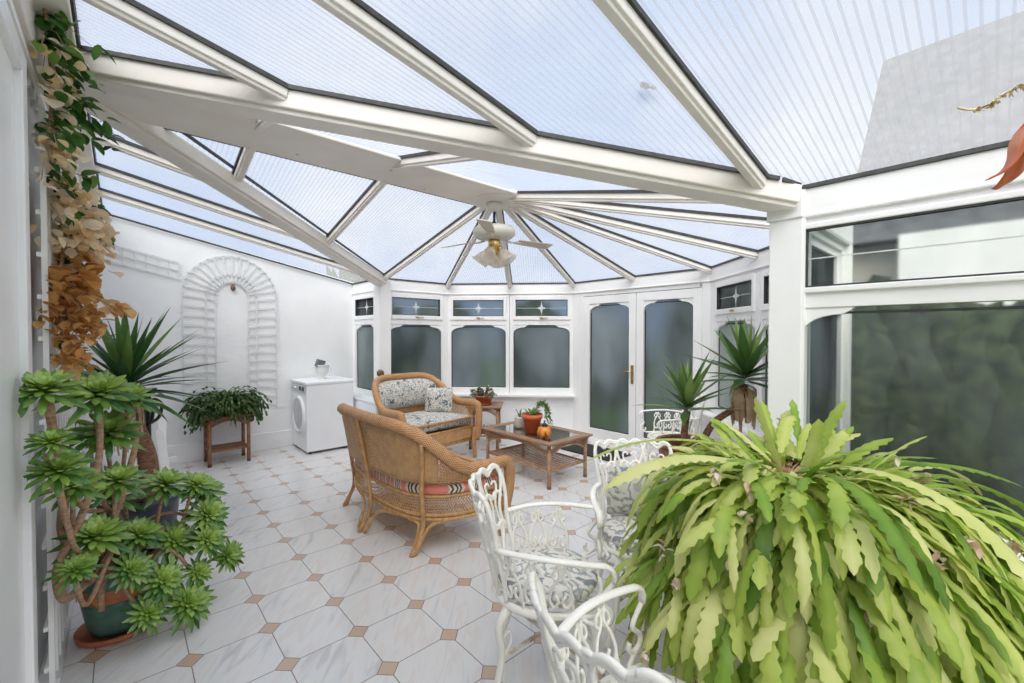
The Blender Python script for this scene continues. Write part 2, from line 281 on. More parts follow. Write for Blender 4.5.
def brick_mat():
    m, t, b, o = new_mat('buff_brick'); b.inputs['Roughness'].default_value = 0.85
    tcn = N(t, 'ShaderNodeTexCoord'); mp = N(t, 'ShaderNodeMapping'); mp.inputs['Rotation'].default_value = (pi / 2, 0, pi / 2)
    t.links.new(tcn.outputs['Object'], mp.inputs[0])
    br = N(t, 'ShaderNodeTexBrick'); br.inputs['Scale'].default_value = 4.0
    br.inputs['Color1'].default_value = (0.74, 0.60, 0.36, 1); br.inputs['Color2'].default_value = (0.60, 0.47, 0.28, 1); br.inputs['Mortar'].default_value = (0.55, 0.52, 0.46, 1)
    t.links.new(mp.outputs[0], br.inputs['Vector']); t.links.new(br.outputs[0], b.inputs['Base Color']); return m
BRICK = brick_mat()

# ================================================================ mesh builder
class MB:
    def __init__(s): s.v = []; s.f = []; s.M = Matrix(); s.tone = []; s.uv = {}; s.ft = []; s.smooth = []
    def _a(s, vs, fs, tone=0.5, uvs=None, smooth=False):
        n = len(s.v); s.v += [tuple(s.M @ Vector(v)) for v in vs]
        s.tone += [tone] * len(vs)
        for i, f in enumerate(fs):
            s.f.append([n + k for k in f]); s.smooth.append(smooth)
        if uvs:
            for i, q in enumerate(uvs): s.uv[n + i] = q
    def box(s, x0, x1, y0, y1, z0, z1):
        s._a([(x0,y0,z0),(x1,y0,z0),(x1,y1,z0),(x0,y1,z0),(x0,y0,z1),(x1,y0,z1),(x1,y1,z1),(x0,y1,z1)],
             [(0,3,2,1),(4,5,6,7),(0,1,5,4),(1,2,6,5),(2,3,7,6),(3,0,4,7)])
    def bar(s, p0, p1, w, h, up=(0,0,1), ext=0.0, drop=0.0):
        """square bar from p0 to p1, width w across, height h along up; drop moves it down by drop"""
        p0, p1, up = Vector(p0), Vector(p1), Vector(up); d = (p1 - p0).normalized(); sd_ = d.cross(up).normalized(); u = sd_.cross(d)
        p0 = p0 - d * ext - u * drop; p1 = p1 + d * ext - u * drop; vs = []
        for p in (p0, p1):
            for a, b in ((-1,-1),(1,-1),(1,1),(-1,1)): vs.append(p + sd_ * a * w / 2 + u * b * h / 2)
        s._a(vs, [(0,1,2,3),(7,6,5,4),(0,4,5,1),(1,5,6,2),(2,6,7,3),(3,7,4,0)])
    def tube(s, pts, r, n=6, closed=False, cap=True, flat=1.0, r1=None, tone=0.5, rf=None):
        P = [Vector(p) for p in pts]; L = len(P)
        if L < 2: return
        T = []
        for i in range(L):
            a = P[(i - 1) % L] if (closed or i > 0) else P[i]; b = P[(i + 1) % L] if (closed or i < L - 1) else P[i]
            d = b - a; T.append(d.normalized() if d.length > 1e-9 else Vector((0,0,1)))
        ref = Vector((0,0,1)) if abs(T[0].z) < 0.9 else Vector((1,0,0))
        nrm = T[0].cross(ref).normalized(); vs = []; uvs = []; acc = 0
        for i in range(L):
            nrm = (nrm - T[i] * nrm.dot(T[i])); nrm = nrm.normalized() if nrm.length > 1e-6 else T[i].orthogonal().normalized()
            bn = T[i].cross(nrm); rr = r if r1 is None else r + (r1 - r) * i / (L - 1)
            if rf: rr = rf(i / (L - 1))
            if i: acc += (P[i] - P[i-1]).length
            for k in range(n):
                a = 2 * pi * k / n; vs.append(P[i] + nrm * cos(a) * rr + bn * sin(a) * rr * flat); uvs.append((acc, k / n * 2 * pi * rr))
        fs = []
        for i in range(L if closed else L - 1):
            for k in range(n): fs.append((i*n+k, i*n+(k+1)%n, ((i+1)%L)*n+(k+1)%n, ((i+1)%L)*n+k))
        if cap and not closed: fs.append(tuple(range(n-1,-1,-1))); fs.append(tuple((L-1)*n+k for k in range(n)))
        s._a(vs, fs, tone, uvs, smooth=n > 4)
    def lathe(s, prof, n=28, c=(0,0,0), cap=True, ax=None, tone=0.5):
        vs = []; fs = []; c = Vector(c)
        for r, z in prof:
            for k in range(n): vs.append(c + Vector((r*cos(2*pi*k/n), r*sin(2*pi*k/n), z)))
        for i in range(len(prof)-1):
            for k in range(n): fs.append((i*n+k, i*n+(k+1)%n, (i+1)*n+(k+1)%n, (i+1)*n+k))
        if cap:
            if prof[0][0] > 1e-4: fs.append(tuple(range(n-1,-1,-1)))
            if prof[-1][0] > 1e-4: fs.append(tuple((len(prof)-1)*n+k for k in range(n)))
        s._a(vs, fs, tone, smooth=True)
    def prism(s, poly, d, o=(0,0,0), u=(1,0,0), v=(0,0,1)):
        """polygon (a,b) in plane u,v extruded by vector d"""
        o, u, v, d = Vector(o), Vector(u), Vector(v), Vector(d); n = len(poly)
        b = [o + u*p[0] + v*p[1] for p in poly]; s._a(b + [q + d for q in b], [tuple(range(n)), tuple(range(2*n-1, n-1, -1))] + [(i, n+i, n+(i+1)%n, (i+1)%n) for i in range(n)])
    def sheet(s, fn, nu, nv, thick=0.0, tone=0.5, cu=False):
        vs = []; uvs = []
        for i in range(nu+1):
            for j in range(nv+1): vs.append(fn(i/nu, j/nv)); uvs.append((i/nu, j/nv))
        # metric uv
        Lu = sum((Vector(fn((i+1)/nu, .5)) - Vector(fn(i/nu, .5))).length for i in range(nu)); Lv = sum((Vector(fn(.5, (j+1)/nv)) - Vector(fn(.5, j/nv))).length for j in range(nv))
        uvs = [(a*Lu, b*Lv) for a, b in uvs]
        fs = [(i*(nv+1)+j, (i+1)*(nv+1)+j, (i+1)*(nv+1)+j+1, i*(nv+1)+j+1) for i in range(nu) for j in range(nv)]
        s._a(vs, fs, tone, uvs, smooth=True)
    def leaf(s, path, widths, wd, fold=0.15, tone=0.5, nrm=None):
        """ribbon along path with half-widths; wd = width direction, three columns folded along the midrib"""
        vs = []; P = [Vector(p) for p in path]; L = len(P)
        for i, p in enumerate(P):
            t = (P[min(i+1, L-1)] - P[max(i-1, 0)]).normalized(); wv = Vector(wd); wv = (wv - t * wv.dot(t)); wv = wv.normalized() if wv.length > 1e-6 else t.orthogonal().normalized()
            nn = wv.cross(t); h = widths[i]
            vs += [p - wv*h + nn*h*fold, p, p + wv*h + nn*h*fold]
        fs = []
        for i in range(L-1):
            fs += [(i*3, i*3+1, i*3+4, i*3+3), (i*3+1, i*3+2, i*3+5, i*3+4)]
        s._a(vs, fs, tone, smooth=True)
    def blob(s, c, r, sub=2, amp=0.2, fr=3.0, sc_=(1,1,1), tone=0.5):
        bm = bmesh.new(); bmesh.ops.create_icosphere(bm, subdivisions=sub, radius=1)
        vs = []
        for v in bm.verts:
            d = v.co.normalized(); k = 1 + amp * noise.noise(d * fr + Vector(c) * 3.1); vs.append(Vector(c) + Vector((d.x*sc_[0], d.y*sc_[1], d.z*sc_[2])) * r * k)
        fs = [tuple(v.index for v in f.verts) for f in bm.faces]; bm.free(); s._a(vs, fs, tone, smooth=True)
    def build(s, name, m, parent=None, bevel=0.0, loc=None):
        me = bpy.data.meshes.new(name); me.from_pydata([tuple(v) for v in s.v], [], s.f); me.materials.append(m)
        for p, sm in zip(me.polygons, s.smooth): p.use_smooth = sm
        at = me.attributes.new('tone', 'FLOAT', 'POINT'); at.data.foreach_set('value', s.tone)
        if s.uv:
            ul = me.uv_layers.new(name='uv')
            for lp in me.loops: ul.data[lp.index].uv = s.uv.get(lp.vertex_index, (0, 0))
        o = bpy.data.objects.new(name, me); COL.objects.link(o)
        if parent: o.parent = parent
        if bevel:
            b = o.modifiers.new('bevel', 'BEVEL'); b.width = bevel; b.segments = 2; b.limit_method = 'ANGLE'
        return o
def thing(name, label, cat, loc=(0,0,0), rz=0, group=None):
    o = bpy.data.objects.new(name, None); COL.objects.link(o); o.location = loc; o.rotation_euler = (0,0,rz); o.empty_display_size = 0.1
    o['label'] = label; o['category'] = cat
    if group: o['group'] = group
    return o
def tag(o, label, cat, group=None):
    o['label'] = label; o['category'] = cat
    if group: o['group'] = group
    return o
def struct(o): o['kind'] = 'structure'; return o
def sempty(name, loc=(0,0,0)):
    o = bpy.data.objects.new(name, None); COL.objects.link(o); o.location = loc; o['kind'] = 'structure'; return o
def copy_tree(o, parent=None):
    c = o.copy(); COL.objects.link(c); c.parent = parent
    for ch in list(o.children): copy_tree(ch, c)
    return c
def smooth_path(pts, n=8, closed=False):
    """Catmull-Rom"""
    P = [Vector(p) for p in pts]; L = len(P); out = []
    rng = range(L) if closed else range(L-1)
    for i in rng:
        p0 = P[(i-1)%L] if closed or i > 0 else P[0]*2-P[1]; p1 = P[i]; p2 = P[(i+1)%L]; p3 = P[(i+2)%L] if closed or i < L-2 else P[L-1]*2-P[L-2]
        for k in range(n):
            t = k/n; out.append(0.5*((2*p1)+(p2-p0)*t+(2*p0-5*p1+4*p2-p3)*t*t+(3*p1-p0-3*p2+p3)*t*t*t))
    if not closed: out.append(P[-1])
    return out

# ================================================================ room shell
YN = 6.45; XW = -0.28; XE = 2.6; ZE = 2.28; ZB = 2.12
YS = -2.3
PL = [(2.6, YN), (2.6, 5.5), (3.65, 5.5), (4.95, 4.15), (4.95, 2.15), (3.65, 0.75), (2.6, 0.75), (2.6, YS)]
b = MB(); b._a([(XW-0.1, YS, 0), (2.75, YS, 0), (2.75, 0.6, 0), (3.75, 0.6, 0), (5.15, 2.05, 0), (5.15, 4.25, 0), (3.75, 5.65, 0), (2.75, 5.65, 0), (2.75, YN+0.1, 0), (XW-0.1, YN+0.1, 0)] +
     [(XW-0.1, YS, -0.1), (2.75, YS, -0.1), (2.75, 0.6, -0.1), (3.75, 0.6, -0.1), (5.15, 2.05, -0.1), (5.15, 4.25, -0.1), (3.75, 5.65, -0.1), (2.75, 5.65, -0.1), (2.75, YN+0.1, -0.1), (XW-0.1, YN+0.1, -0.1)],
     [tuple(range(10)), tuple(range(19, 9, -1))] + [(i, i+10, (i+1) % 10 + 10, (i+1) % 10) for i in range(10)])
struct(b.build('floor', FLOORM))
def zlean(x): return ZE + 0.205 * (XE - x)
XR = -0.13; YR = 3.1; ZR = 2.84
# north wall with sloping top
b = MB(); b.prism([(XW-0.15, 0), (XE+0.1, 0), (XE+0.1, ZE), (XW-0.15, zlean(XW-0.15))], (0, 0.15, 0), o=(0, YN, 0)); struct(b.build('wall_north', RENDERW))
b = MB(); b.box(XW+0.0, XE, YN-0.03, YN, 0.0, 0.22); struct(b.build('baseboard_north', RENDERW, bevel=0.006))
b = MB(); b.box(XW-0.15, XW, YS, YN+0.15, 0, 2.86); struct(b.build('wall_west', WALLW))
b = MB(); b.box(XW, XR, YS, YN, 2.78, 2.86); b.box(XW, XW+0.05, YS, YN, 2.62, 2.78); struct(b.build('trim_1', BEAM, bevel=0.004))
b = MB(); b.box(XW, XW+0.07, 2.66, YN, 0.0, 0.055); struct(b.build('baseboard_west', RELIEF, bevel=0.004))

# ---- ceiling (glazed roof)
ceil = sempty('ceiling')
Hb = Vector((2.6, YR, ZR))
def add_panel(poly, m):
    b_ = MB(); n = len(poly); P = [Vector(p) for p in poly]
    nr = (P[1]-P[0]).cross(P[2]-P[0]).normalized(); nr = nr if nr.z > 0 else -nr
    b_._a(P + [p + nr*0.012 for p in P], [tuple(range(n)), tuple(range(2*n-1, n-1, -1))][:1])
    b_.build('glazing_panel', m, ceil)
    g = MB(); c = sum(P, Vector()) / n
    for i in range(n):
        a, q = P[i], P[(i+1) % n]
        d = (q-a).normalized(); inn = nr.cross(d); inn = inn if inn.dot(c-a) > 0 else -inn
        sk = abs((q-a).normalized().x)
        of = 0.034
        if abs(a.y-YR) < .02 and abs(q.y-YR) < .02: of = 0.26
        elif 0.3 < sk < 0.95 and a.x < 2.61 and q.x < 2.61 and (a-Hb).length > .05 and (q-Hb).length > .05: of = 0.092
        elif a.x < XR+.01 and q.x < XR+.01: of = 0.008
        elif abs(a.z-ZE) < .001 and abs(q.z-ZE) < .001: of = 0.014
        g.bar(a + inn*of, q + inn*of, 0.012, 0.02, up=nr, drop=0.012)
    g.build('gasket', GASK, ceil)
PM = {}
def pm(ang):
    k = round(ang, 2)
    if k not in PM: PM[k] = poly_mat('polycarbonate_%d' % len(PM), ang)
    return PM[k]
def vn(y): return XR + (XE-XR)*(y-YR)/(5.5-YR)
YV = 2.92
def vs_(y): return XR + (XE-XR)*(YV-y)/(YV-0.72)
ysN = [YR, 3.88, 4.63, 5.4, YN]
raf = []
for i in range(4):
    y0, y1 = ysN[i], ysN[i+1]
    poly = [(XR, y0, zlean(XR))]
    x0 = min(vn(y0), XE); x1 = min(vn(y1), XE)
    if x0 > XR + 1e-3: poly.append((x0, y0, zlean(x0)))
    if y0 < 5.5 < y1: poly.append((XE, 5.5, ZE))
    poly += [(x1, y1, zlean(x1)), (XR, y1, zlean(XR))]
    add_panel(poly, pm(0))
    if i:
        xq = x0-0.10 if x0 < XE-.01 else x0
        raf.append(((XR, y0, zlean(XR)), (xq, y0, zlean(xq))))
ysS = [YV, 2.25, 1.52, 0.80, -0.35, -1.3, YS]
for i in range(6):
    y0, y1 = ysS[i], ysS[i+1]
    x0 = min(vs_(y0), XE); x1 = min(vs_(y1), XE); poly = [(XR, y0, zlean(XR))]
    if x0 > XR + 1e-3: poly.append((x0, y0, zlean(x0)))
    if y0 > 0.75 > y1: poly.append((XE, 0.75, ZE))
    poly += [(x1, y1, zlean(x1)), (XR, y1, zlean(XR))]
    add_panel(poly, pm(0))
    if i:
        xq = x0-0.10 if x0 < XE-.01 else x0
        raf.append(((XR, y0, zlean(XR)), (xq, y0, zlean(xq))))
def xn_y(x): return YR + (5.5-YR)*(x-XR)/(XE-XR)
def xs_y(x): return YV - (YV-0.72)*(x-XR)/(XE-XR)
for xs, fy, ye in (([XR, 0.65, 1.58, 2.6], xn_y, 5.5), ([XR, 0.62, 1.5, 2.6], xs_y, 0.75)):
    for i in range(3):
        x0, x1 = xs[i], xs[i+1]
        z0 = zlean(x0); z1 = zlean(x1)
        poly = [(x0, YR, ZR), (x1, YR, ZR), (x1, fy(x1), z1)] + ([(x0, fy(x0), z0)] if abs(fy(x0)-YR) > .01 else [])
        add_panel(poly, pm(pi/2))
        A_, B_ = Vector((x1, YR, ZR)), Vector((x1, fy(x1), z1)); raf.append((A_, B_ + (A_-B_).normalized()*(0.09 if i < 2 else 0)))
EV = [(2.6, 5.5), (3.65, 5.5), (4.3, 4.825), (4.95, 4.15), (4.95, 3.15), (4.95, 2.15), (4.3, 1.45), (3.65, 0.75), (2.6, 0.75)]
for i in range(8):
    a, q = EV[i], EV[i+1]; md = ((a[0]+q[0])/2-Hb.x, (a[1]+q[1])/2-Hb.y)
    e = (q[0]-a[0], q[1]-a[1]); ang = atan2(e[1], e[0]) + pi/2
    add_panel([Hb, (*a, ZE), (*q, ZE)], pm(ang % pi))
    if 0 < i: raf.append((Hb, (*a, ZE)))
for a, q in raf:
    r_ = MB(); r_.bar(a, q, 0.058, 0.05, drop=0.035); r_.bar(a, q, 0.034, 0.02, drop=0.066); r_.build('rafter', BEAM, ceil, bevel=0.004)
for q, ya in (((XE, 5.5, ZE), 3.17), ((XE, 0.72, ZE), YV)):
    a = (XR, ya, zlean(XR)); r_ = MB(); r_.bar(a, q, 0.17, 0.09, drop=0.05); r_.bar(a, q, 0.13, 0.025, drop=0.105); r_.build('valley_beam', BEAM, ceil, bevel=0.006)
r_ = MB(); poly = [(XR-0.02, 2.78), (2.6, 2.78)] + [(2.6+0.25*sin(t*pi/12), 3.03-0.25*cos(t*pi/12)) for t in range(1, 12)] + [(2.6, 3.28), (XR-0.02, 3.28)]
r_.prism(poly, (0, 0, 0.022), o=(0, 0, 2.735), u=(1,0,0), v=(0,1,0)); r_.box(XR-0.02, 2.6, 3.0, 3.2, 2.757, 2.83); r_.build('ridge_beam', BEAM, ceil, bevel=0.006)
r_ = MB(); r_.lathe([(0, 2.728), (.245, 2.728), (.27, 2.735), (.27, 2.765), (0, 2.765)], 32, (2.60, 3.045, 0)); r_.build('roof_hub', BEAM, ceil)
# screw caps on beams
for k, (x, y, z) in enumerate([(0.9, 3.16, 2.734), (1.5, 3.0, 2.734), (1.9, 3.2, 2.734)]):
    c_ = MB(); c_.lathe([(0.0, -0.002), (0.012, -0.002), (0.012, 0.004), (0, 0.004)], 10, (x, y, z)); c_.build('screw_cap', APPG, ceil)

# ---- facets
def facet_mat(p0, p1):
    p0, p1 = Vector((*p0, 0)), Vector((*p1, 0)); d = (p1-p0).normalized(); n = Vector((0,0,1)).cross(d)  # n: to the left of the direction
    inn = -n   # perimeter runs clockwise seen from above (interior on the right)
    return Matrix(((d.x, inn.x, 0, p0.x), (d.y, inn.y, 0, p0.y), (0, 0, 1, 0), (0, 0, 0, 1))), (p1-p0).length
wcount = [0]
def make_window(F, u0, u1, fixed=False, glass=FOGGY, handle=True, zb=0.64, leadmotif=True):
    """local: u along wall, y = inward, z up. frame thickness 0.07 outward from y=0"""
    wcount[0] += 1
    W = sempty('window_%d' % wcount[0])
    f = MB(); f.M = F; a, c = u0, u1; fw = 0.055
    f.box(a, a+fw, -0.07, 0, zb, 2.12); f.box(c-fw, c, -0.07, 0, zb, 2.12)
    f.box(a+fw, c-fw, -0.07, 0, zb, zb+0.09); f.box(a+fw, c-fw, -0.07, 0, 2.075, 2.12); f.box(a+fw, c-fw, -0.07, 0, 1.66, 1.745)
    # arched upper corners of the lower pane
    R = min(0.16, (c-a)*0.28)
    for s_ in (1, -1):
        x0 = a+fw if s_ == 1 else c-fw
        pts = [(x0, 1.66), (x0, 1.54)] + [(x0 + s_*R*(1-cos(t*pi/12)), 1.54 + 0.085*sin(t*pi/12)) for t in range(1, 7)] + [(x0+s_*(R+0.03), 1.64), (x0 + s_*(R+0.05), 1.66)]
        f.prism(pts, (0, -0.03, 0), o=(0, -0.008, 0), u=(1,0,0), v=(0,0,1))
    f.build('frame', UPVC, W, bevel=0.006)
    g = MB(); g.M = F; g.box(a+fw-0.01, c-fw+0.01, -0.045, -0.037, zb+0.08, 1.67); g.build('pane', glass, W)
    k = MB(); k.M = F; x0, x1, z0, z1 = a+fw, c-fw, zb+0.09, 1.66
    for q in ((x0, x0+0.009, z0, z1), (x1-0.009, x1, z0, z1), (x0, x1, z0, z0+0.009), (x0+R, x1-R, z1-0.034, z1-0.022)): k.box(q[0], q[1], -0.037, -0.028, q[2], q[3])
    k.build('gasket', GASK, W)
    s2 = MB(); s2.M = F; x0, x1, z0, z1 = a+fw-0.012, c-fw+0.012, 1.735, 2.085; sw = 0.018 if fixed else 0.045
    s2.box(x0, x0+sw, -0.05, 0.018, z0, z1); s2.box(x1-sw, x1, -0.05, 0.018, z0, z1); s2.box(x0+sw, x1-sw, -0.05, 0.018, z0, z0+sw+0.01); s2.box(x0+sw, x1-sw, -0.05, 0.018, z1-sw-0.01, z1)
    sash = s2.build('sash', UPVC, W, bevel=0.005)
    g = MB(); g.M = F; g.box(x0+sw-0.01, x1-sw+0.01, -0.03, -0.022, z0+sw, z1-sw); g.build('pane', CLEARG if glass is CLEARG else FANGL, sash)
    k = MB(); k.M = F; x0 += sw; x1 -= sw; z0 += sw+0.01; z1 -= sw+0.01
    for q in ((x0, x0+0.008, z0, z1), (x1-0.008, x1, z0, z1), (x0, x1, z0, z0+0.008), (x0, x1, z1-0.008, z1)): k.box(q[0], q[1], -0.022, 0.012, q[2], q[3])
    k.build('gasket', GASK, sash)
    if leadmotif:
        k = MB(); k.M = F; cx, cz = (x0+x1)/2, (z0+z1)/2; k.box(x0, x1, -0.021, -0.018, cz-0.003, cz+0.003); k.box(cx-0.003, cx+0.003, -0.021, -0.018, z0, z1)
        r_ = 0.075; k.prism([(cx, cz+0.09), (cx+0.018, cz+0.02), (cx+r_, cz), (cx+0.018, cz-0.02), (cx, cz-0.09), (cx-0.018, cz-0.02), (cx-r_, cz), (cx-0.018, cz+0.02)], (0, 0.004, 0), o=(0, -0.021, 0), u=(1,0,0), v=(0,0,1))
        k.build('lead_motif', LEAD, sash)
    if handle:
        h_ = MB(); h_.M = F; cx = (a+c)/2; h_.box(cx-0.025, cx+0.025, 0.018, 0.03, 1.755, 1.775); h_.tube([(cx, 0.03, 1.765), (cx+0.0, 0.045, 1.765), (cx+0.09, 0.045, 1.762)], 0.007, 6); h_.build('window_handle', BRASS, sash)
    return W
def make_facet(p0, p1, wins, base=True, n=''):
    F, L = facet_mat(p0, p1)
    r_ = MB(); r_.M = F; r_.box(-0.02, L+0.02, -0.10, 0.012, ZB, ZE-0.012); r_.box(-0.02, L+0.02, -0.10, 0.022, ZB-0.004, ZB+0.012); struct(r_.build('trim_%d' % make_facet.k, UPVC, bevel=0.004)); make_facet.k += 1
    us = [0.0] + [w_ for pr_ in wins for w_ in pr_] + [L]
    pst = MB(); pst.M = F; any_ = False
    for i in range(0, len(us), 2):
        if us[i+1] - us[i] > 0.01: pst.box(us[i]-(0.02 if i == 0 else 0), us[i+1]+(0.02 if i == len(us)-2 else 0), -0.10, 0.004, 0.0 if not base else 0.60, ZB); any_ = True
    if any_: struct(pst.build('trim_%d' % make_facet.k, UPVC, bevel=0.005)); make_facet.k += 1
    if base:
        q = MB(); q.M = F; q.box(-0.02, L+0.02, -0.14, 0.0, 0, 0.605); struct(q.build('wall_' + n, RENDERW))
        q = MB(); q.M = F; q.box(-0.02, L+0.02, -0.07, 0.12, 0.605, 0.64); struct(q.build('trim_%d' % make_facet.k, UPVC, bevel=0.008)); make_facet.k += 1
    return F, L
make_facet.k = 2
F, L = make_facet(PL[0], PL[1], [(0.02, 0.86)], n='northeast'); make_window(F, 0.02, 0.86, handle=False, glass=MISTY)
F, L = make_facet(PL[1], PL[2], [(0.06, 1.0)], n='bay_north'); make_window(F, 0.06, 1.0)
F, L = make_facet(PL[2], PL[3], [(0.0, 0.93), (0.935, 1.874)], n='bay_northeast'); make_window(F, 0.0, 0.93); make_window(F, 0.935, 1.874)
F, L = make_facet(PL[4], PL[5], [(0.08, 0.97), (0.99, 1.86)], n='bay_southeast'); make_window(F, 0.08, 0.97, glass=MISTY); make_window(F, 0.99, 1.86, glass=MISTY)
F, L = make_facet(PL[5], PL[6], [(0.06, 1.0)], n='bay_south'); make_window(F, 0.06, 1.0)
F, L = make_facet(PL[6], PL[7], [(0.035, 1.85), (1.87, 3.0)], n='east'); make_window(F, 0.035, 1.85, glass=CLEARG, handle=False, fixed=True); make_window(F, 1.87, 3.0, glass=CLEARG, handle=False, fixed=True)
# pillar at the bay/lean-to corner
b = MB(); b.box(2.577, 2.74, 0.66, 0.815, 0, ZB); b.box(2.565, 2.74, 0.66, 0.825, ZB, ZE-0.02); struct(b.build('trim_%d' % make_facet.k, UPVC, bevel=0.006)); make_facet.k += 1
b = MB(); b.box(2.53, 2.70, 5.42, 5.60, 0.6, ZE-0.03); struct(b.build('trim_%d' % make_facet.k, UPVC, bevel=0.006)); make_facet.k += 1
# ---- french doors facet D
F, L = make_facet(PL[3], PL[4], [(0.13, 1.93)], base=False, n='bay_east')
b = MB(); b.M = F; b.box(0.13, 0.19, -0.08, 0.0, 0, 2.12); b.box(1.90, 1.95, -0.08, 0.0, 0, 2.12); b.box(0.19, 1.87, -0.08, 0.0, 2.06, 2.12); b.box(0.13, 1.93, -0.10, 0.03, 0, 0.06); struct(b.build('trim_%d' % make_facet.k, UPVC, bevel=0.006)); make_facet.k += 1
b = MB(); b.M = F; b.box(0.19, 1.87, -0.03, 0.006, 2.052, 2.062); struct(b.build('trim_%d' % make_facet.k, GASK)); make_facet.k += 1
for di, (a, c) in enumerate(((0.195, 1.045), (1.055, 1.90))):
    D = sempty('door_%d' % (di+2)); st = 0.10; f = MB(); f.M = F
    x0, x1 = a+st, c-st-(0.0)
    f.box(a, x0, -0.06, 0.012, 0.06, 2.055); f.box(x1, c, -0.06, 0.012, 0.06, 2.055); f.box(x0, x1, -0.06, 0.012, 0.06, 0.20); f.box(x0, x1, -0.06, 0.012, 1.95, 2.055)
    R = 0.14
    for s_ in (1, -1):
        q0 = x0 if s_ == 1 else x1
        f.prism([(q0, 1.95), (q0, 1.83)] + [(q0+s_*R*(1-cos(t*pi/12)), 1.83+0.085*sin(t*pi/12)) for t in range(1, 7)] + [(q0+s_*(R+0.03), 1.93), (q0+s_*(R+0.05), 1.95)], (0, -0.03, 0), o=(0, 0.0, 0), u=(1,0,0), v=(0,0,1))
    f.build('door_frame', UPVC, D, bevel=0.006)
    g = MB(); g.M = F; g.box(x0-0.01, x1+0.01, -0.045, -0.037, 0.19, 1.96); g.build('pane', FOGGY, D)
    k = MB(); k.M = F
    for q in ((x0, x0+0.009, 0.2, 1.83), (x1-0.009, x1, 0.2, 1.83), (x0, x1, 0.2, 0.209), (x0+R, x1-R, 1.916, 1.926)): k.box(q[0], q[1], -0.037, -0.02, q[2], q[3])
    k.build('gasket', GASK, D)
    if di == 0:
        h_ = MB(); h_.M = F; hx = c-0.045; h_.box(hx-0.018, hx+0.018, 0.012, 0.022, 0.88, 1.12); h_.tube([(hx, 0.02, 1.04), (hx, 0.06, 1.04), (hx-0.12, 0.06, 1.042)], 0.009, 8); h_.build('door_handle', BRASS, D)
# ---- house door frame on the west wall
D = sempty('door_1'); b = MB(); b.box(XW, XW+0.03, 1.2, 2.17, 0, 2.40); b.box(XW, XW+0.05, 2.17, 2.26, 0, 2.48); b.box(XW, XW+0.05, 1.2, 2.17, 2.40, 2.48); b.build('door_frame', UPVC, D, bevel=0.005)

# ================================================================ outside
b = MB(); b.box(-12, 30, -20, 30, -0.4, -0.12); struct(b.build('floor_garden', GRASS)).name = 'floor_outside'
def bush(x, y, r, h, lab):
    b_ = MB(); rr = random.Random(int(x*100+y*10))
    for k in range(9): b_.blob((x+rr.uniform(-.3,.3)*r, y+rr.uniform(-.3,.3)*r, -0.12+h*rr.uniform(.4,.6)), r*rr.uniform(.45,.65), 4, 0.5, 7, (1,1,h/(1.6*r)))
    o = b_.build('garden_shrub', HEDGE); tag(o, lab, 'shrub', 'shrubs outside the glazing'); return o
bush(3.4, 8.6, 1.0, 3.0, 'dark shrub outside, behind the narrow end window')
bush(5.5, 8.3, 0.95, 2.5, 'dark shrub outside, behind the first bay window')
bush(7.3, 7.3, 0.95, 2.5, 'shrub outside, behind the middle bay window')
bush(8.6, 5.9, 0.8, 1.75, 'low shrub outside, below the bright small top pane')
bush(8.9, 3.9, 1.0, 2.8, 'dark shrub outside, behind the left glazed door leaf')
bush(7.3, 2.7, 0.8, 2.8, 'dark shrub outside, behind the right glazed door leaf')
b = MB(); rr = random.Random(12)
for k in range(30): b.blob((5.75+rr.uniform(-.08,.08), -3.6+k*.16+rr.uniform(-.05,.05), 0.80+rr.uniform(-.08,.08)), .53, 3, .55, 6, (.75, .9, 1.9))
tag(b.build('garden_hedge', HEDGE), 'long dark hedge outside the big window on the right', 'hedge')
H = thing('neighbour_house', 'buff brick house with grey slate roof seen through the right-hand glazing', 'house', (8.6, -3.6, -0.12))
b = MB(); b.box(0, 6, -5, 5.6, 0, 3.1); b.build('wall', BRICK, H)
b = MB(); b.prism([(-0.4, 3.0), (3.0, 7.2), (6.4, 3.0)], (0, 10.5, 0), o=(0, -5.3, 0)); b.build('roof', SLATE, H)
b = MB(); b.box(-0.7, 0.0, -3.0, 4.5, 0, 3.0); b.build('added_white_block', UPVC, H)  # added white block, stands in for the bright glare in the upper pane


# ================================================================ north wall: flat painted trelliswork
t = thing('arched_trellis', 'pale arched trellis panel fixed flat on the white end wall', 'wall trellis', (1.05, YN-0.03, 0.55))
b = MB(); b.M = Matrix.Translation((-1.05, -(YN-0.03), -0.55)); yo = YN-0.022
def archpts(r, zs=2.0, n=18, z0=0.55): return [(1.05-r, yo, z0)] + [(1.05-r, yo, zs)] + [(1.05-r*cos(k*pi/n), yo, zs+r*sin(k*pi/n)) for k in range(1, n)] + [(1.05+r, yo, zs), (1.05+r, yo, z0)]
for r_ in (0.50, 0.27, 0.175):
    P_ = archpts(r_)
    for a, q in zip(P_, P_[1:]): b.bar(a, q, 0.008, 0.016, up=(0,1,0), ext=0.004) if False else b.bar(a, q, 0.016, 0.01, up=(0,1,0), ext=0.004)
b.build('arch_band', RELIEF, t)
b = MB(); b.M = Matrix.Translation((-1.05, -(YN-0.03), -0.55))
for k in range(1, 16):
    a = k*pi/16
    for r0, r1 in ((0.27, 0.50),): b.bar((1.05-r0*cos(a), yo, 2.0+r0*sin(a)), (1.05-r1*cos(a), yo, 2.0+r1*sin(a)), 0.016, 0.008, up=(0,1,0))
    b.bar((1.05-0.175*cos(a), yo, 2.0+0.175*sin(a)), (1.05-0.27*cos(a), yo, 2.0+0.27*sin(a)), 0.014, 0.008, up=(0,1,0))
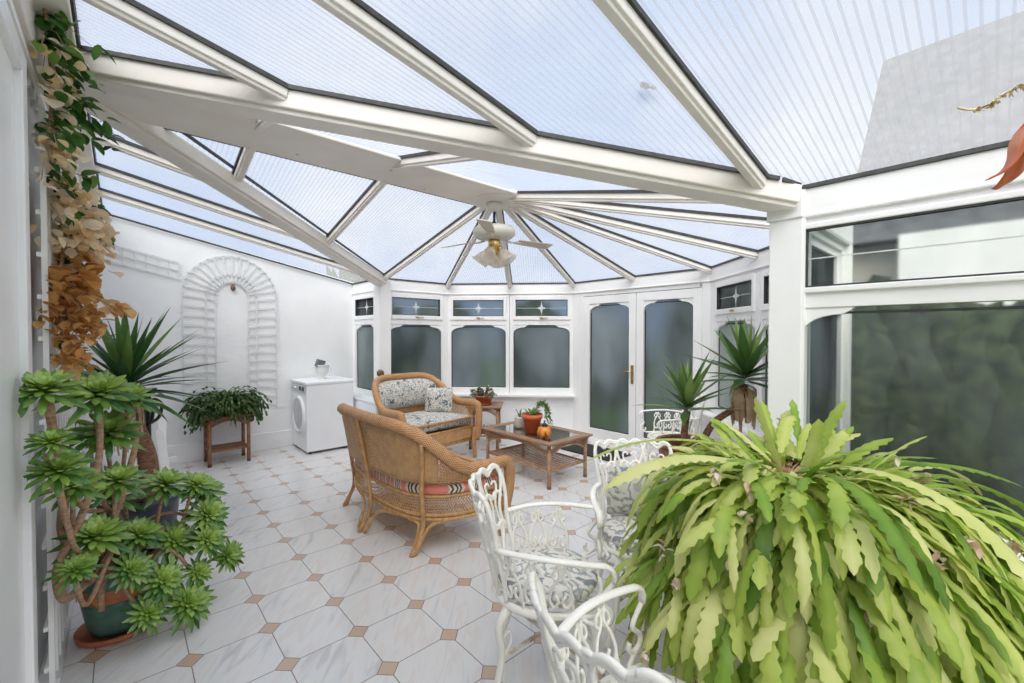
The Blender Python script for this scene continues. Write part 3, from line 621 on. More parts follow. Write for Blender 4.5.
for k in range(13):
    z = 0.62+k*0.112; tl_ = 0.05*(z-1.4)
    for s_ in (-1, 1):
        b.bar((1.05+s_*0.27, yo, z), (1.05+s_*0.50, yo, z+tl_), 0.016, 0.008, up=(0,1,0)); b.bar((1.05+s_*0.175, yo, z-0.02), (1.05+s_*0.27, yo, z), 0.014, 0.008, up=(0,1,0))
b.build('slats', RELIEF, t)
t = thing('ladder_trellis', 'pale ladder-like trellis strip on the end wall, left of the arch', 'wall trellis', (0.16, YN-0.03, 2.35))
b = MB(); b.M = Matrix.Translation((-0.16, -(YN-0.03), -2.35))
def lz(x, k): return 2.55 - 0.2*(x+0.28)/0.88*1.0 - 0.095*k
for k in range(3): b.bar((-0.28, yo, lz(-0.28, k)), (0.53, yo, lz(0.53, k)), 0.013, 0.01, up=(0,1,0))
for i in range(9):
    x = -0.27 + i*0.099; b.bar((x, yo, lz(x, 0)), (x, yo, lz(x, 2)), 0.013, 0.009, up=(0,1,0))
b.build('slats', RELIEF, t)
b = MB(); b.blob((1.06, YN-0.03, 2.11), 0.035, 2, 0.5, 3, (0.7, 0.5, 1.3)); b.tube([(1.06, YN-0.001, 2.13), (1.06, YN-0.04, 2.13)], 0.004)
tag(b.build('wall_ornament', BRONZE), 'tiny brown ornament hung inside the arched trellis', 'ornament')

# ================================================================ west wall trellis and vine
t = thing('wall_trellis', 'white lattice trellis standing against the left wall behind the vine', 'trellis', (XW, 3.4, 0))
b = MB(); b.M = Matrix.Translation((-XW, -3.4, 0))
for k in range(12):
    y = 2.60+k*0.125; b.box(XW+0.045, XW+0.062, y, y+0.022, 0.055, 2.45)
b.build('upright_slats', TRELW, t)
b = MB(); b.M = Matrix.Translation((-XW, -3.4, 0))
for k in range(14):
    z = 0.14+k*0.17; b.box(XW+0.033, XW+0.045, 2.58, 3.98, z, z+0.018)
b.build('cross_slats', TRELW, t)
t = thing('wall_trellis', 'white lattice trellis above the door frame at top left', 'trellis', (XW, 2.4, 2.55))
b = MB(); b.M = Matrix.Translation((-XW, -2.4, -2.55))
for k in range(12):
    y = 1.9+k*0.12; b.box(XW+0.01, XW+0.022, y, y+0.03, 2.53, 2.77)
for k in range(2): b.box(XW+0.022, XW+0.034, 1.9, 3.3, 2.57+k*0.12, 2.60+k*0.12)
b.build('slats', TRELW, t)

def rleaf(mb, p, d, L, wmax, tone, up=(0,0,1), droop=0.3, n=5, fold=0.2):
    d = Vector(d).normalized(); p = Vector(p); path = []; q = p.copy()
    for i in range(n+1):
        path.append(q.copy()); q = q + d*L/n; d = (d - Vector((0,0,1))*droop/n).normalized()
    ws = [wmax*sin(pi*min(1, (i/n)*0.86+0.10)) for i in range(n+1)]; ws[-1] = 0.0008
    mb.leaf(path, ws, d.cross(Vector(up)) if abs(d.z) < 0.97 else (1,0,0), fold, tone)

rv = random.Random(11)
VSH = Matrix.Translation((-0.05, 0, 0))
VN = thing('bougainvillea', 'climbing vine with dried papery flowers hanging down the left wall', 'climbing plant', (XW+0.06, 3.2, 2.7))
vo = Matrix.Translation((-(XW+0.06), -3.2, -2.7))
stem = MB(); stem.M = vo
spine = [(-0.20, 2.45, 2.80), (-0.20, 2.55, 2.70), (-0.20, 2.66, 2.60), (-0.20, 2.60, 2.42), (-0.20, 2.50, 2.26), (-0.18, 2.68, 2.16), (-0.18, 2.85, 2.02), (-0.19, 2.80, 1.86), (-0.20, 2.62, 1.70), (-0.18, 2.75, 1.58), (-0.18, 2.62, 1.44)]
sp = smooth_path(spine, 6); stem.tube(sp, 0.008, 6)
fol = MB(); fol.M = vo; bra = MB(); bra.M = vo
def pt_on(k): return sp[min(len(sp)-1, int(k*(len(sp)-1)))]
for i in range(70):   # twigs
    k = rv.random(); p = pt_on(k); d = Vector((rv.uniform(-.2, .7), rv.uniform(-.9, .9), rv.uniform(-1, .5))).normalized(); L_ = rv.uniform(.06, .18)
    if d.x*L_+p.x < XW+.05: d.x = abs(d.x)
    q = [p, p+d*L_*.5+Vector((0,0,.01)), p+d*L_+Vector((0,0,-.03))]; stem.tube(q, 0.0025, 4, r1=0.0012)
    e = q[-1]
    z = e.z
    if z > 2.2: pg = 0.75
    elif z > 2.02: pg = 0.5
    elif z > 1.85: pg = 0.25
    else: pg = 0.04
    if rv.random() < pg:
        for j in range(rv.randint(4, 7)):
            rleaf(fol, q[rv.randint(0, 2)] + Vector((rv.uniform(-.02,.03), rv.uniform(-.03,.03), rv.uniform(-.02,.02))), (rv.uniform(-.3,1), rv.uniform(-1,1), rv.uniform(-1,.4)), rv.uniform(.05,.085), rv.uniform(.014,.024), rv.uniform(.05,.9), droop=.6)
    else:
        for j in range(rv.randint(6, 11)):
            tn = rv.uniform(.55, 1.0) if z > 1.75 else rv.uniform(.1, .6)
            rleaf(bra, e + Vector((rv.uniform(-.04,.04), rv.uniform(-.05,.05), rv.uniform(-.05,.04))), (rv.uniform(-.5,1), rv.uniform(-1,1), rv.uniform(-1,.4)), rv.uniform(.03,.055), rv.uniform(.012,.022), tn, droop=.5, fold=.45)
for cc, r_, n_, t0, t1 in (((-0.17, 2.72, 2.13), .085, 75, .85, 1.0), ((-0.15, 2.85, 2.02), .10, 95, .8, 1.0), ((-0.15, 2.95, 1.90), .07, 40, .5, .9), ((-0.17, 2.80, 1.80), .08, 60, .1, .5), ((-0.18, 2.66, 1.71), .08, 60, .05, .45), ((-0.17, 2.80, 1.60), .07, 45, .1, .5), ((-0.19, 2.55, 2.28), .05, 30, .8, 1), ((-0.17, 2.62, 1.45), .05, 26, .2, .6), ((-.17, 3.1, 1.78), .05, 20, .1, .5), ((-.02, 2.78, 1.645), .035, 16, .4, .8), ((-.19, 2.52, 2.46), .04, 14, .8, 1)):
    for j in range(n_):
        o_ = Vector((rv.gauss(0,.5), rv.gauss(0,.6), rv.gauss(0,.6)))*r_; p = Vector(cc)+o_; p.x = max(p.x, XW+.06)
        rleaf(bra, p, (rv.uniform(-.1,1), rv.uniform(-1,1), rv.uniform(-1,.4)), rv.uniform(.04,.075), rv.uniform(.020,.038), rv.uniform(t0, t1), droop=.5, fold=.45)
for cc, n_ in (((-0.14, 2.72, 2.56), 34), ((-0.17, 2.62, 2.66), 34), ((-0.17, 2.6, 2.46), 34), ((-.12, 2.95, 2.16), 20), ((-.10, 3.0, 2.04), 24), ((-.06, 2.9, 2.50), 14)):
    for j in range(n_):
        p = Vector(cc)+Vector((rv.gauss(0,.025), rv.gauss(0,.07), rv.gauss(0,.05))); p.x = max(p.x, XW+.06)
        rleaf(fol, p, (rv.uniform(-.1,1), rv.uniform(-1,1), rv.uniform(-1,.5)), rv.uniform(.05,.085), rv.uniform(.014,.024), rv.uniform(0,.9), droop=.7)
stem.tube(smooth_path([(-.18, 2.66, 1.75), (-.12, 2.72, 1.72), (-.02, 2.78, 1.65)], 5), .0025, 4)
stem.build('stems', TWIG, VN); fol.build('foliage', VINEL, VN); bra.build('bracts', BRACT, VN)['kind'] = 'stuff'

# ================================================================ yuccas
def yucca_head(mb, c, n, L, wmax, seed, up=0.25, low=-0.5, droop=0.55, xmin=-99):
    rr = random.Random(seed)
    for i in range(n):
        k = i/n; az = i*2.39996 + rr.uniform(-.2,.2); el = 1.35 - k*(1.35-low) + rr.uniform(-.12,.12)
        d = Vector((cos(az)*cos(el), sin(az)*cos(el), sin(el))); l_ = L*rr.uniform(.75,1.08)*(0.85 if k < .15 else 1)
        p = Vector(c) + Vector((0,0,(1-k)*0.10-.03)) + d*0.015; path = []; q = p.copy(); dd = d.copy(); m = 7
        for j in range(m+1):
            path.append(q.copy()); q = q + dd*l_/m; q.x = max(q.x, xmin); dd = (dd - Vector((0,0,1))*droop*k/m).normalized()
        ws = [wmax*(0.55+0.45*sin(pi*min(1, j/m*1.1)))*(1-(j/m)**3) for j in range(m+1)]; ws[-1] = .0006
        mb.leaf(path, ws, dd.cross(Vector((0,0,1))) if abs(dd.z) < .98 else (1,0,0), 0.35, min(1, max(0, rr.uniform(.2,.75) + (0.2 if el > .6 else -.1))))
Y = thing('yucca', 'spiky dark green yucca behind the green pot, by the left wall', 'yucca plant', (0.05, 4.2, 0))
m_ = MB(); m_.tube(smooth_path([(0.10, 0.02, 0.25), (0.09, 0.0, 0.6), (0.03, 0, 0.85), (-0.02, 0, 1.12)], 5), 0.07, 10, r1=0.045); m_.build('trunk', YTRUNK, Y)
m_ = MB(); yucca_head(m_, (-0.02, 0, 1.13), 74, 0.62, 0.030, 3, low=-.35, droop=.4, xmin=-.27); m_.build('foliage', YUC, Y)
m_ = MB(); rr = random.Random(5)
for i in range(46):
    a = rr.uniform(0, 2*pi); z0 = rr.uniform(.95, 1.12); path = smooth_path([(-0.02+cos(a)*.03, sin(a)*.03, z0), (-.02+cos(a)*.09, sin(a)*.09, z0-.05), (-.01+cos(a)*rr.uniform(.05,.11), sin(a)*rr.uniform(.05,.11), z0-rr.uniform(.2,.34))], 3)
    m_.leaf(path, [.008+.006*sin(pi*j/(len(path)-1)) for j in range(len(path))], (-sin(a), cos(a), 0), .3, rr.random())
m_.build('dead_leaves', DRYLEAF, Y)
m_ = MB(); m_.lathe([(0.10, 0), (0.15, 0.03), (0.18, 0.27), (0.19, 0.28), (0.19, 0.32), (0.165, 0.32), (0.155, 0.27)], 24, (0.10, 0.02, 0)); m_.build('pot', mat('dark_blue_glaze', (0.02, 0.028, 0.05), (0.05, 0.06, 0.09), 10, 0.3), Y)
m_ = MB(); m_.lathe([(0.0, 0.28), (0.16, 0.28)], 24, (0.10, 0.02, 0), cap=False); m_.build('soil', SOIL, Y)

# black iron stand beside the yucca
b = MB(); bx_, by_ = 0.16, 4.55
b.tube([(bx_, by_, 0.0), (bx_, by_, 1.05)], 0.018, 8)
for k in range(3):
    a = k*2.1+.4; b.tube(smooth_path([(bx_, by_, .12), (bx_+.10*cos(a), by_+.10*sin(a), .10), (bx_+.17*cos(a), by_+.17*sin(a), 0.008)], 5), .01, 6)
for k in range(4):
    a = k*pi/2+.3; b.tube(smooth_path([(bx_, by_, .80), (bx_+.07*cos(a), by_+.07*sin(a), .85), (bx_+.09*cos(a), by_+.09*sin(a), .95), (bx_+.04*cos(a), by_+.04*sin(a), 1.0), (bx_+.03*cos(a), by_+.03*sin(a), .95)], 5), .012, 6)
b.lathe([(0, 1.05), (.05, 1.05), (.06, 1.09), (.05, 1.09), (0, 1.07)], 16, (bx_, by_, 0))
tag(b.build('candle_stand', BLACK), 'black iron stand behind the yucca trunk', 'candle stand')

# white folded picket panels leaning on the wall
t = thing('picket_panel', 'white wooden picket panels leaning together behind the yucca', 'garden panel', (0.2, 5.4, 0))
for k, (x, dx, tilt, h) in enumerate([(-.10, .02, .02, .78), (-.01, .10, -.02, .86), (.06, -.06, .0, .72), (.13, .13, .02, .62), (-.16, .03, 0, .80)]):
    b = MB(); b.prism([(-.035, 0), (.035, 0), (.035+tilt, h-.05), (tilt, h), (-.035+tilt, h-.05)], (0, -.018, 0), o=(x, -0.02-.02*k, 0), u=(1, 0, 0), v=(-dx*1.0, .28, 1)); b.build('picket', TRELW, t, bevel=.003)
b = MB(); b.bar((-.2, .0, .30), (.2, .0, .30), .02, .04); b.build('rail', TRELW, t)

# ================================================================ aeonium in green pot
A = thing('potted_aeonium', 'branching green rosette succulent in a green pot with rust band, front left', 'potted plant', (-0.02, 3.03, 0))
b = MB(); b.lathe([(0.0, 0.0), (0.14, 0.0), (0.165, 0.012), (0.17, 0.035), (0.155, 0.035), (0.145, 0.015), (0, 0.015)], 32); b.build('saucer', TERRA, A)
def potr(z): return 0.105 + 0.06*((z-0.016)/0.32)**0.6
b = MB(); zz = [0.016, .06, .12, .18, .20]; b.lathe([(0.0, 0.016)] + [(potr(z), z) for z in zz], 32)
b.lathe([(potr(z), z) for z in (.27, .30, .335)] + [(potr(.335)+.008, .337), (potr(.335)+.008, .372), (.150, .372), (.145, .33)], 32, cap=False); pb = b.build('pot', POTG, A)
b = MB(); b.lathe([(potr(.20), .20), (potr(.20)+.002, .203), (potr(.27)+.002, .267), (potr(.27), .27)], 32, cap=False); b.build('rust_band', POTR, pb)
b = MB(); b.lathe([(potr(.335)+.010, .352), (potr(.335)+.012, .375), (.148, .377)], 32, cap=False); b.build('pot_rim', TERRA, pb)
for k in range(7):
    a = k*2*pi/7 - 2.1; c_ = MB(); rr_ = potr(.235)+.003
    c_.M = Matrix.Translation((rr_*cos(a), rr_*sin(a), .235)) @ Matrix.Rotation(a, 4, 'Z')
    c_.prism([(.024*cos(q*pi/4)*(1 if q % 2 == 0 else .8), .030*sin(q*pi/4)*(1 if q % 2 == 0 else .8)) for q in range(8)], (.003, 0, 0), u=(0,1,0), v=(0,0,1)); c_.build('leaf_motif', ORANGE, pb)
b = MB(); b.lathe([(0, .345), (.147, .34)], 24, cap=False); b.build('soil', SOIL, A)
def rosette(mb, c, ax, R, n, rr, t0=.40):
    c = Vector(c); ax = Vector(ax).normalized(); e1 = ax.orthogonal().normalized(); e2 = ax.cross(e1)
    for i in range(n):
        k = i/n; az = i*2.39996; el = 1.25 - 1.45*k; d = (e1*cos(az)+e2*sin(az))*cos(el) + ax*sin(el); L_ = R*(.45+.6*k)*rr.uniform(.9,1.08)
        side = (-e1*sin(az)+e2*cos(az)); m = 5; path = [c + d*L_*j/m + ax*0.10*R*sin(pi*j/m) for j in range(m+1)]
        for p in path: p.x = max(p.x, XW-og.x+.05)
        wm = R*.088; ws = [wm*x for x in (.32, .45, .72, .98, .92, .18)]
        mb.leaf(path, ws, side, .18, max(0, min(1, t0 + .55*(1-k) + rr.uniform(-.18,.18))))
ra = random.Random(21); fol = MB(); stm = MB(); dry = MB(); og = Vector((-0.02, 3.03, 0))
def AP(px, py, Y0):    # helper for laying out branches: (x, y, z)
    return Vector((px, Y0, py))
ros = [((-0.19, 2.1, 1.33), .115), ((-0.08, 2.65, 1.25), .15), ((0.03, 2.75, 1.21), .12), ((-0.05, 2.75, 1.06), .14), ((-0.17, 2.05, 1.17), .07), ((-0.16, 2.1, 1.06), .10), ((-0.14, 2.35, 0.94), .10), ((-0.09, 2.5, 0.67), .13), ((-0.14, 2.35, 0.62), .075),
       ((-0.04, 3.0, 0.69), 0.14), ((0.17, 3.0, 0.7), 0.13), ((0.35, 3.0, 0.49), 0.13), ((0.2, 2.95, 0.41), 0.12), ((0.34, 2.9, 0.39), 0.11), ((0.44, 2.95, 0.25), 0.10), ((0.14, 2.8, 0.28), 0.115), ((0.29, 2.85, 0.25), 0.08), ((0.24, 2.78, 0.13), 0.13), ((0.08, 2.74, 0.17), 0.10), ((-0.12, 3.1, 1.0), 0.10), ((0.36, 3.1, 0.6), 0.11), ((0.05, 2.85, 0.52), .11), ((-0.02, 2.7, 0.84), .12), ((0.30, 2.98, 0.68), .10), ((0.02, 2.75, .40), .10)]
for i, (c, R_) in enumerate(ros):
    c = Vector(c) - og; c.x = max(c.x, XW-og.x+.09)
    ax = Vector((c.x*.5+.15, -.35-.3*ra.random(), .85)).normalized() if c.z > .5 else Vector((.35, -.65, .6)).normalized()
    rosette(fol, c, ax, R_*1.12, 60, ra)
    a0 = Vector((ra.uniform(-.06,.06), ra.uniform(-.06,.06), .34)); mid = a0*.35 + c*.65 + Vector((ra.uniform(-.06,.02), ra.uniform(-.03,.08), -.14 if c.z > .5 else .10))
    m1 = a0*.8 + c*.2 + Vector((ra.uniform(-.08,.0), ra.uniform(-.02,.06), .10))
    pth = smooth_path([a0, m1, mid, c - ax*.03], 5)
    for p in pth: p.x = max(p.x, XW-og.x+.055)
    stm.tube(pth, .013, 7, r1=.008)
    for j in range(10):
        d = Vector((ra.uniform(-1,1), ra.uniform(-1,1), ra.uniform(-1.4,-.2))); q0 = c-ax*.03; q1 = q0+d.normalized()*R_*.4
        if q1.x > XW-og.x+.055: dry.leaf([q0, (q0+q1)/2+Vector((0,0,-.01)), q1], [.004, .009, .002], (d.y, -d.x, .2), .4, ra.random())
# thick bare stems snaking on the left
for P_ in ([(-.05,3.05,.36), (-.15,2.8,.50), (-.19,2.6,.70), (-.17,2.4,.90), (-.18,2.2,1.2), (-.18,2.12,1.30)], [(-.02,3.0,.36), (-.12,2.75,.40), (-.18,2.5,.46), (-.19,2.42,.62), (-.14,2.5,.74), (-.08,2.62,.95), (-.07,2.65,1.2)], [(.03,2.95,.36), (-.05,2.85,.55), (.0,2.85,.75), (.05,3.05,.92), (.06,3.08,1.03)], [(-.05,2.92,.40), (-.08,2.80,.34), (-.08,2.76,.24)]):
    stm.tube(smooth_path([Vector(p)-og for p in P_], 7), .019, 9, r1=.012)
stm.build('stems', BARK, A); fol.build('foliage', AEO, A); dry.build('dead_leaves', DRYLEAF, A)

# ================================================================ washing machine
WM = thing('washing_machine', 'white front-loading washing machine in the far left corner', 'washing machine', (2.03, 6.08, 0))
b = MB(); b.box(-.30, .30, -.30, .33, .03, .88); b.build('body', APPL, WM, bevel=.012)
b = MB(); b.box(-.315, .31, -.31, .33, .88, .92); b.build('top_panel', APPL, WM, bevel=.01)
b = MB(); b.box(-.312, -.30, -.29, .32, .77, .875); cp = b.build('control_panel', APPG, WM, bevel=.003)
for y in (-.20, -.08): b = MB(); b.box(-.318, -.312, y-.03, y+.03, .80, .85); b.build('display', BLACK, cp)
b = MB(); b.M = Matrix.Rotation(-pi/2, 4, 'Y'); b.lathe([(0,0),(.018,0),(.018,.02),(0,.02)], 16, (.82, .1, .31)); b.build('knob', APPL, cp)
b = MB(); b.M = Matrix.Translation((-.30, .0, .48)) @ Matrix.Rotation(-pi/2, 4, 'Y'); b.lathe([(.19, 0), (.20, .025), (.235, .03), (.245, .0)], 40, cap=False); dr = b.build('door_ring', APPL, WM)
b = MB(); b.M = Matrix.Translation((-.30, .0, .48)) @ Matrix.Rotation(-pi/2, 4, 'Y'); b.lathe([(0, .035), (.10, .032), (.17, .02), (.20, .012)], 40, cap=False); b.build('door_glass', PORT, WM)
for x in (-.25, .25):
    for y in (-.25, .28): b = MB(); b.lathe([(.02, 0), (.02, .03)], 12, (x, y, 0)); b.build('foot', BLACK, WM)
t = thing('ceramic_urn', 'small white handled urn standing on the washing machine', 'vase', (2.02, 6.08, 0.92))
b = MB(); b.lathe([(.0, 0), (.055, 0), (.06, .012), (.03, .025), (.035, .04), (.075, .08), (.085, .13), (.08, .17), (.10, .185), (.10, .195), (.085, .192), (.07, .16), (.0, .05)], 28); b.build('bowl', CERAM, t)
for s_ in (-1, 1): b = MB(); b.tube(smooth_path([(s_*.08, 0, .16), (s_*.115, 0, .15), (s_*.11, 0, .10), (s_*.08, 0, .09)], 5), .007, 6); b.build('handle', CERAM, t)
b = MB(); b.M = Matrix.Translation((1.99, 6.06, 1.13)) @ Matrix.Rotation(.3, 4, 'Y') @ Matrix.Rotation(.4, 4, 'Z'); b.box(-.065, .065, -.02, .02, -.05, .05); tag(b.build('box', mat('grey_cardboard', (.12,.13,.15), (.2,.21,.23), 20, .6), bevel=.004), 'small dark grey box sticking out of the white urn', 'box')

# low white cabinet and carving
t = thing('white_cabinet', 'low white cabinet between the washing machine and the first window', 'cabinet', (2.474, 5.72, 0))
b = MB(); b.box(-.10, .10, -.58, .60, 0, .64); b.build('body', APPL, t, bevel=.004); b = MB(); b.box(-.115, .105, -.60, .62, .64, .665); b.build('top', APPL, t, bevel=.005)
for y0 in (-.57, .02): 
    b = MB(); b.box(-.115, -.10, y0, y0+.56, .05, .62); d_ = b.build('door', APPL, t, bevel=.003); c_ = MB(); c_.lathe([(0,0),(.012,0),(.012,.015),(0,.018)], 10, (-.125, y0+.28, .5)); c_.build('knob', BRASS, d_)
t = thing('carved_figure', 'dark brown carved figure standing on the ledge by the first window', 'figurine', (2.44, 5.20, 0.665))
b = MB(); b.lathe([(0, 0), (.07, 0), (.075, .03), (.055, .07), (.07, .12), (.075, .15), (.045, .19), (.03, .21), (.05, .245), (.055, .275), (.035, .31), (.025, .325), (.045, .35), (.045, .385), (.02, .41), (0, .412)], 14); b.build('body', BRONZE, t)
b = MB(); 

# ================================================================ lattice helper
def lattice(mb, fn, nu, nv, r, diag=True, seg=10, n=4):
    """open basket weave over a parametric surface fn(u,v)"""
    if diag:
        k = -nv
        while k < nu:
            for sg in (0, 1):
                pts = []
                for j in range(seg+1):
                    v = j/seg; u = (k + v*nv)/nu
                    if 0 <= u <= 1: pts.append(fn(u if sg == 0 else 1-u, v))
                if len(pts) > 1: mb.tube(pts, r, n, cap=False)
            k += 1
    else:
        for i in range(nu+1): mb.tube([fn(i/nu, j/seg) for j in range(seg+1)], r, n, cap=False)
        for j in range(nv+1): mb.tube([fn(i/(seg*2), j/nv) for i in range(seg*2+1)], r, n, cap=False)

# ================================================================ wicker sofa and armchair
def wicker_seat(name, label, cat, W, D, h_arm, h_back, loc, rz, wv, pole, wrap, cush, legs3=True, seat_label='', back_cush=True, stripe=None, bands=True):
    """local: faces -y; back at +y; width along x"""
    t = thing(name, label, cat, loc, rz)
    hw = W/2
    def plan(a):       # a in 0..1 from right arm front round the back to left arm front
        # rounded U shape
        th = pi*a; e = 0.62
        x = hw*(1 if cos(th) > 0 else -1)*abs(cos(th))**e; y = -D*.5 + D*abs(sin(th))**(e) 
        return x, y
    def top(a):
        s_ = sin(pi*a); k = max(0, min(1, (s_-.25)/.75)); k = k*k*(3-2*k)
        return h_arm + (h_back-h_arm)*k
    def surf(a, v, z0=.495):
        x, y = plan(a); zt = top(a); z = z0 + (zt-z0)*v; fl_ = 1 + .15*((z-.25)/.6)
        return Vector((x*fl_, (y+.0)*(1+.30*(z-.25)/.6) if y > 0 else y*(1+.03*(z-.25)), z))
    A0, A1 = .0, 1.0
    b = MB(); b.sheet(lambda u, v: surf(.21+.58*u, v), 40, 10); 
    o = b.build('back_panel', wv, t); sd_ = o.modifiers.new('s', 'SOLIDIFY'); sd_.thickness = .016; sd_.offset = 0
    for a0, a1 in ((0, .21), (.79, 1.0)):
        b = MB(); lattice(b, lambda u, v: surf(a0+(a1-a0)*u, v), 20, 8, .0042); b.build('arm_lattice', wv, t)
    b = MB(); lattice(b, lambda u, v: surf(.15+.7*u, .0+v*.30) + (surf(.15+.7*u, .15)*0), 70, 7, .004); 
    o.name = 'back_panel'
    # rolled top rail
    b = MB(); pts = [surf(i/60, 1.0) for i in range(61)]
    f0 = pts[0].copy(); f1 = pts[-1].copy()
    pre = [Vector((f0.x-.015, f0.y-.02, .22)), Vector((f0.x-.008, f0.y-.055, .38)), Vector((f0.x, f0.y-.05, h_arm-.06))]; post = [Vector((f1.x, f1.y-.05, h_arm-.06)), Vector((f1.x+.008, f1.y-.055, .38)), Vector((f1.x+.015, f1.y-.02, .22))]
    b.tube(smooth_path(pre+pts[::3]+post, 4), .045, 10, flat=.85); b.build('top_rail', wrap, t)
    # waist rails
    b = MB()
    for z, r_ in ((.498, .014), (.385, .014), (.255, .014), (.225, .015)):
        pts = []
        for i in range(61):
            x, y = plan(i/60); pts.append(Vector((x*1.0, y, z)))
        b.tube(pts + [Vector((-hw, -D*.5, z)), Vector((hw, -D*.5, z))], r_, 6, closed=False)
    b.build('seat_rails', pole, t)
    b = MB(); lattice(b, lambda u, v: Vector((plan(u)[0], plan(u)[1], .26+.12*v)), 90, 4, .0035, seg=5); b.build('apron_lattice', wv, t)
    b = MB(); b.sheet(lambda u, v: Vector((hw-W*u, -D*.5, .24+.14*v)), 6, 2); b.build('front_apron', wv, t)
    b = MB(); n_ = 26; P_ = [plan(i/n_) for i in range(n_+1)]; b._a([(x*.98, y*.98, .37) for x, y in P_], [tuple(range(n_+1))]); b.build('seat_deck', wv, t)
    # back poles and legs
    for a in ((.26, .5, .74) if legs3 else (.32, .68)):
        x, y = plan(a); tp = surf(a, 1.0); P_ = [(x*1.0, y+.12, .0), (x*1.0, y+.03, .17), (x*1.02, y+.045, .40), (surf(a, .55).x, surf(a, .55).y+.028, surf(a, .55).z), (tp.x, tp.y+.03, tp.z-.02)]
        b = MB(); b.tube(smooth_path(P_, 7), .0165, 8); lg = b.build('leg', pole, t)
        b = MB()
        for s_ in (-1, 1):
            q1 = plan(a+s_*.035); q2 = plan(a+s_*.09); b.tube(smooth_path([(x*.7+q1[0]*.3, y+.10, .01), (x*.45+q1[0]*.55, y*.5+q1[1]*.5+.035, .15), (q1[0], q1[1]+.008, .195), (q2[0], q2[1], .215)], 6), .013, 7)
        b.build('brace', pole, lg)
    for s_ in (-1, 1):
        b = MB(); b.tube(smooth_path([(s_*(hw+.01), -D*.5-.03, 0), (s_*(hw-.01), -D*.5-.03, .2), (s_*hw, -D*.5-.03, .38)], 5), .026, 8); b.build('leg', wrap, t)
    return t, plan, surf
def pillow(name, lab, cat, fn, m, nu=22, nv=14):
    b = MB(); b.sheet(fn, nu, nv); o = b.build(name, m); tag(o, lab, cat); return o
def cushion_block(name, lab, mt, poly, z0, z1, M, puff=.02):
    """flat cushion following a plan polygon"""
    b = MB(); b.M = M; n = len(poly); cx = sum(p[0] for p in poly)/n; cy = sum(p[1] for p in poly)/n; vs = []; rings = [(.0, z0), (.94, z0), (1.0, z0+.02), (1.01, (z0+z1)/2), (1.0, z1-.025), (.94, z1-.004), (.6, z1+puff), (.0, z1+puff*1.2)]
    for k, z in rings:
        for p in poly: vs.append((cx+(p[0]-cx)*k, cy+(p[1]-cy)*k, z))
    fs = [(i*n+j, i*n+(j+1)%n, (i+1)*n+(j+1)%n, (i+1)*n+j) for i in range(len(rings)-1) for j in range(n)]
    b._a(vs, fs, smooth=True); o = b.build(name, mt); tag(o, lab, 'cushion'); return o

sofa, plan, surf = wicker_seat('wicker_sofa', 'curved honey wicker sofa seen from behind, mid-floor', 'sofa', 1.52, .64, .58, .90, (1.79, 3.26, 0), pi/2, WEAVE, RATTAN, WEAVER, None)
Ms = Matrix.Translation((1.79, 3.26, 0)) @ Matrix.Rotation(pi/2, 4, 'Z')
cushion_block('seat_cushion', 'pink, cream and black striped seat cushion on the wicker sofa', STRIPE, [(plan(i/30)[0]*1.012, plan(i/30)[1]*1.02-.005) for i in range(31)], .385, .492, Ms)
def backc(u, v, Ms=Ms, surf=surf, sp=.62):
    a = .5-sp/2+sp*u; p = surf(a, .25+.62*v); n_ = Vector((p.x*.6, p.y, 0)).normalized(); th = .10*sin(pi*min(1, max(0, v)))**.5*(sin(pi*u)**.25 if 0 < u < 1 else 0)
    return Ms @ (p - n_*(.02+th))
arm, plan2, surf2 = wicker_seat('wicker_armchair', 'honey wicker armchair with floral cushions, by the bay window', 'armchair', 1.0, .70, .66, .98, (2.71, 4.63, 0), .10, WEAVE, RATTAN, WEAVER, None, legs3=False)
Ma = Matrix.Translation((2.71, 4.63, 0)) @ Matrix.Rotation(.10, 4, 'Z')
cushion_block('seat_cushion', 'grey floral seat cushion on the wicker armchair', FLORAL, [(plan2(i/30)[0]*.93, plan2(i/30)[1]*.93-.005) for i in range(31)], .405, .53, Ma)
def pillow_on(surf, M, a0, a1, v0, v1, thick):
    b = MB(); b.M = M; nu, nv = 24, 12
    def pf(u, v, side):
        a = a0+(a1-a0)*u; p = surf(a, v0+(v1-v0)*v); n_ = Vector((p.x*.55, p.y, 0)).normalized(); k = (max(0, sin(pi*u))**.35)*(max(0, sin(pi*v))**.45)
        return p - n_*(.022 + (thick*k if side else 0.0))
    b.sheet(lambda u, v: pf(u, v, True), nu, nv); b.sheet(lambda u, v: pf(1-u, v, False), nu, nv); return b
tag(pillow_on(surf2, Ma, .27, .77, .20, .93, .12).build('back_cushion', FLORAL), 'grey floral back cushion propped in the wicker armchair', 'cushion')
b = MB(); 
def scat(u, v, s_): return Vector(((u-.5)*.34, s_*.06*(max(0, sin(pi*u))*max(0, sin(pi*v)))**.5, (v-.5)*.30))
b.M = Ma @ Matrix.Translation((.27, .03, .70)) @ Matrix.Rotation(-.9, 4, 'Z') @ Matrix.Rotation(-.25, 4, 'X')
b.sheet(lambda u, v: scat(u, v, 1), 14, 12); b.sheet(lambda u, v: scat(1-u, v, -1), 14, 12); tag(b.build('scatter_cushion', FLORAL), 'small floral scatter cushion inside the right arm of the wicker armchair', 'cushion')

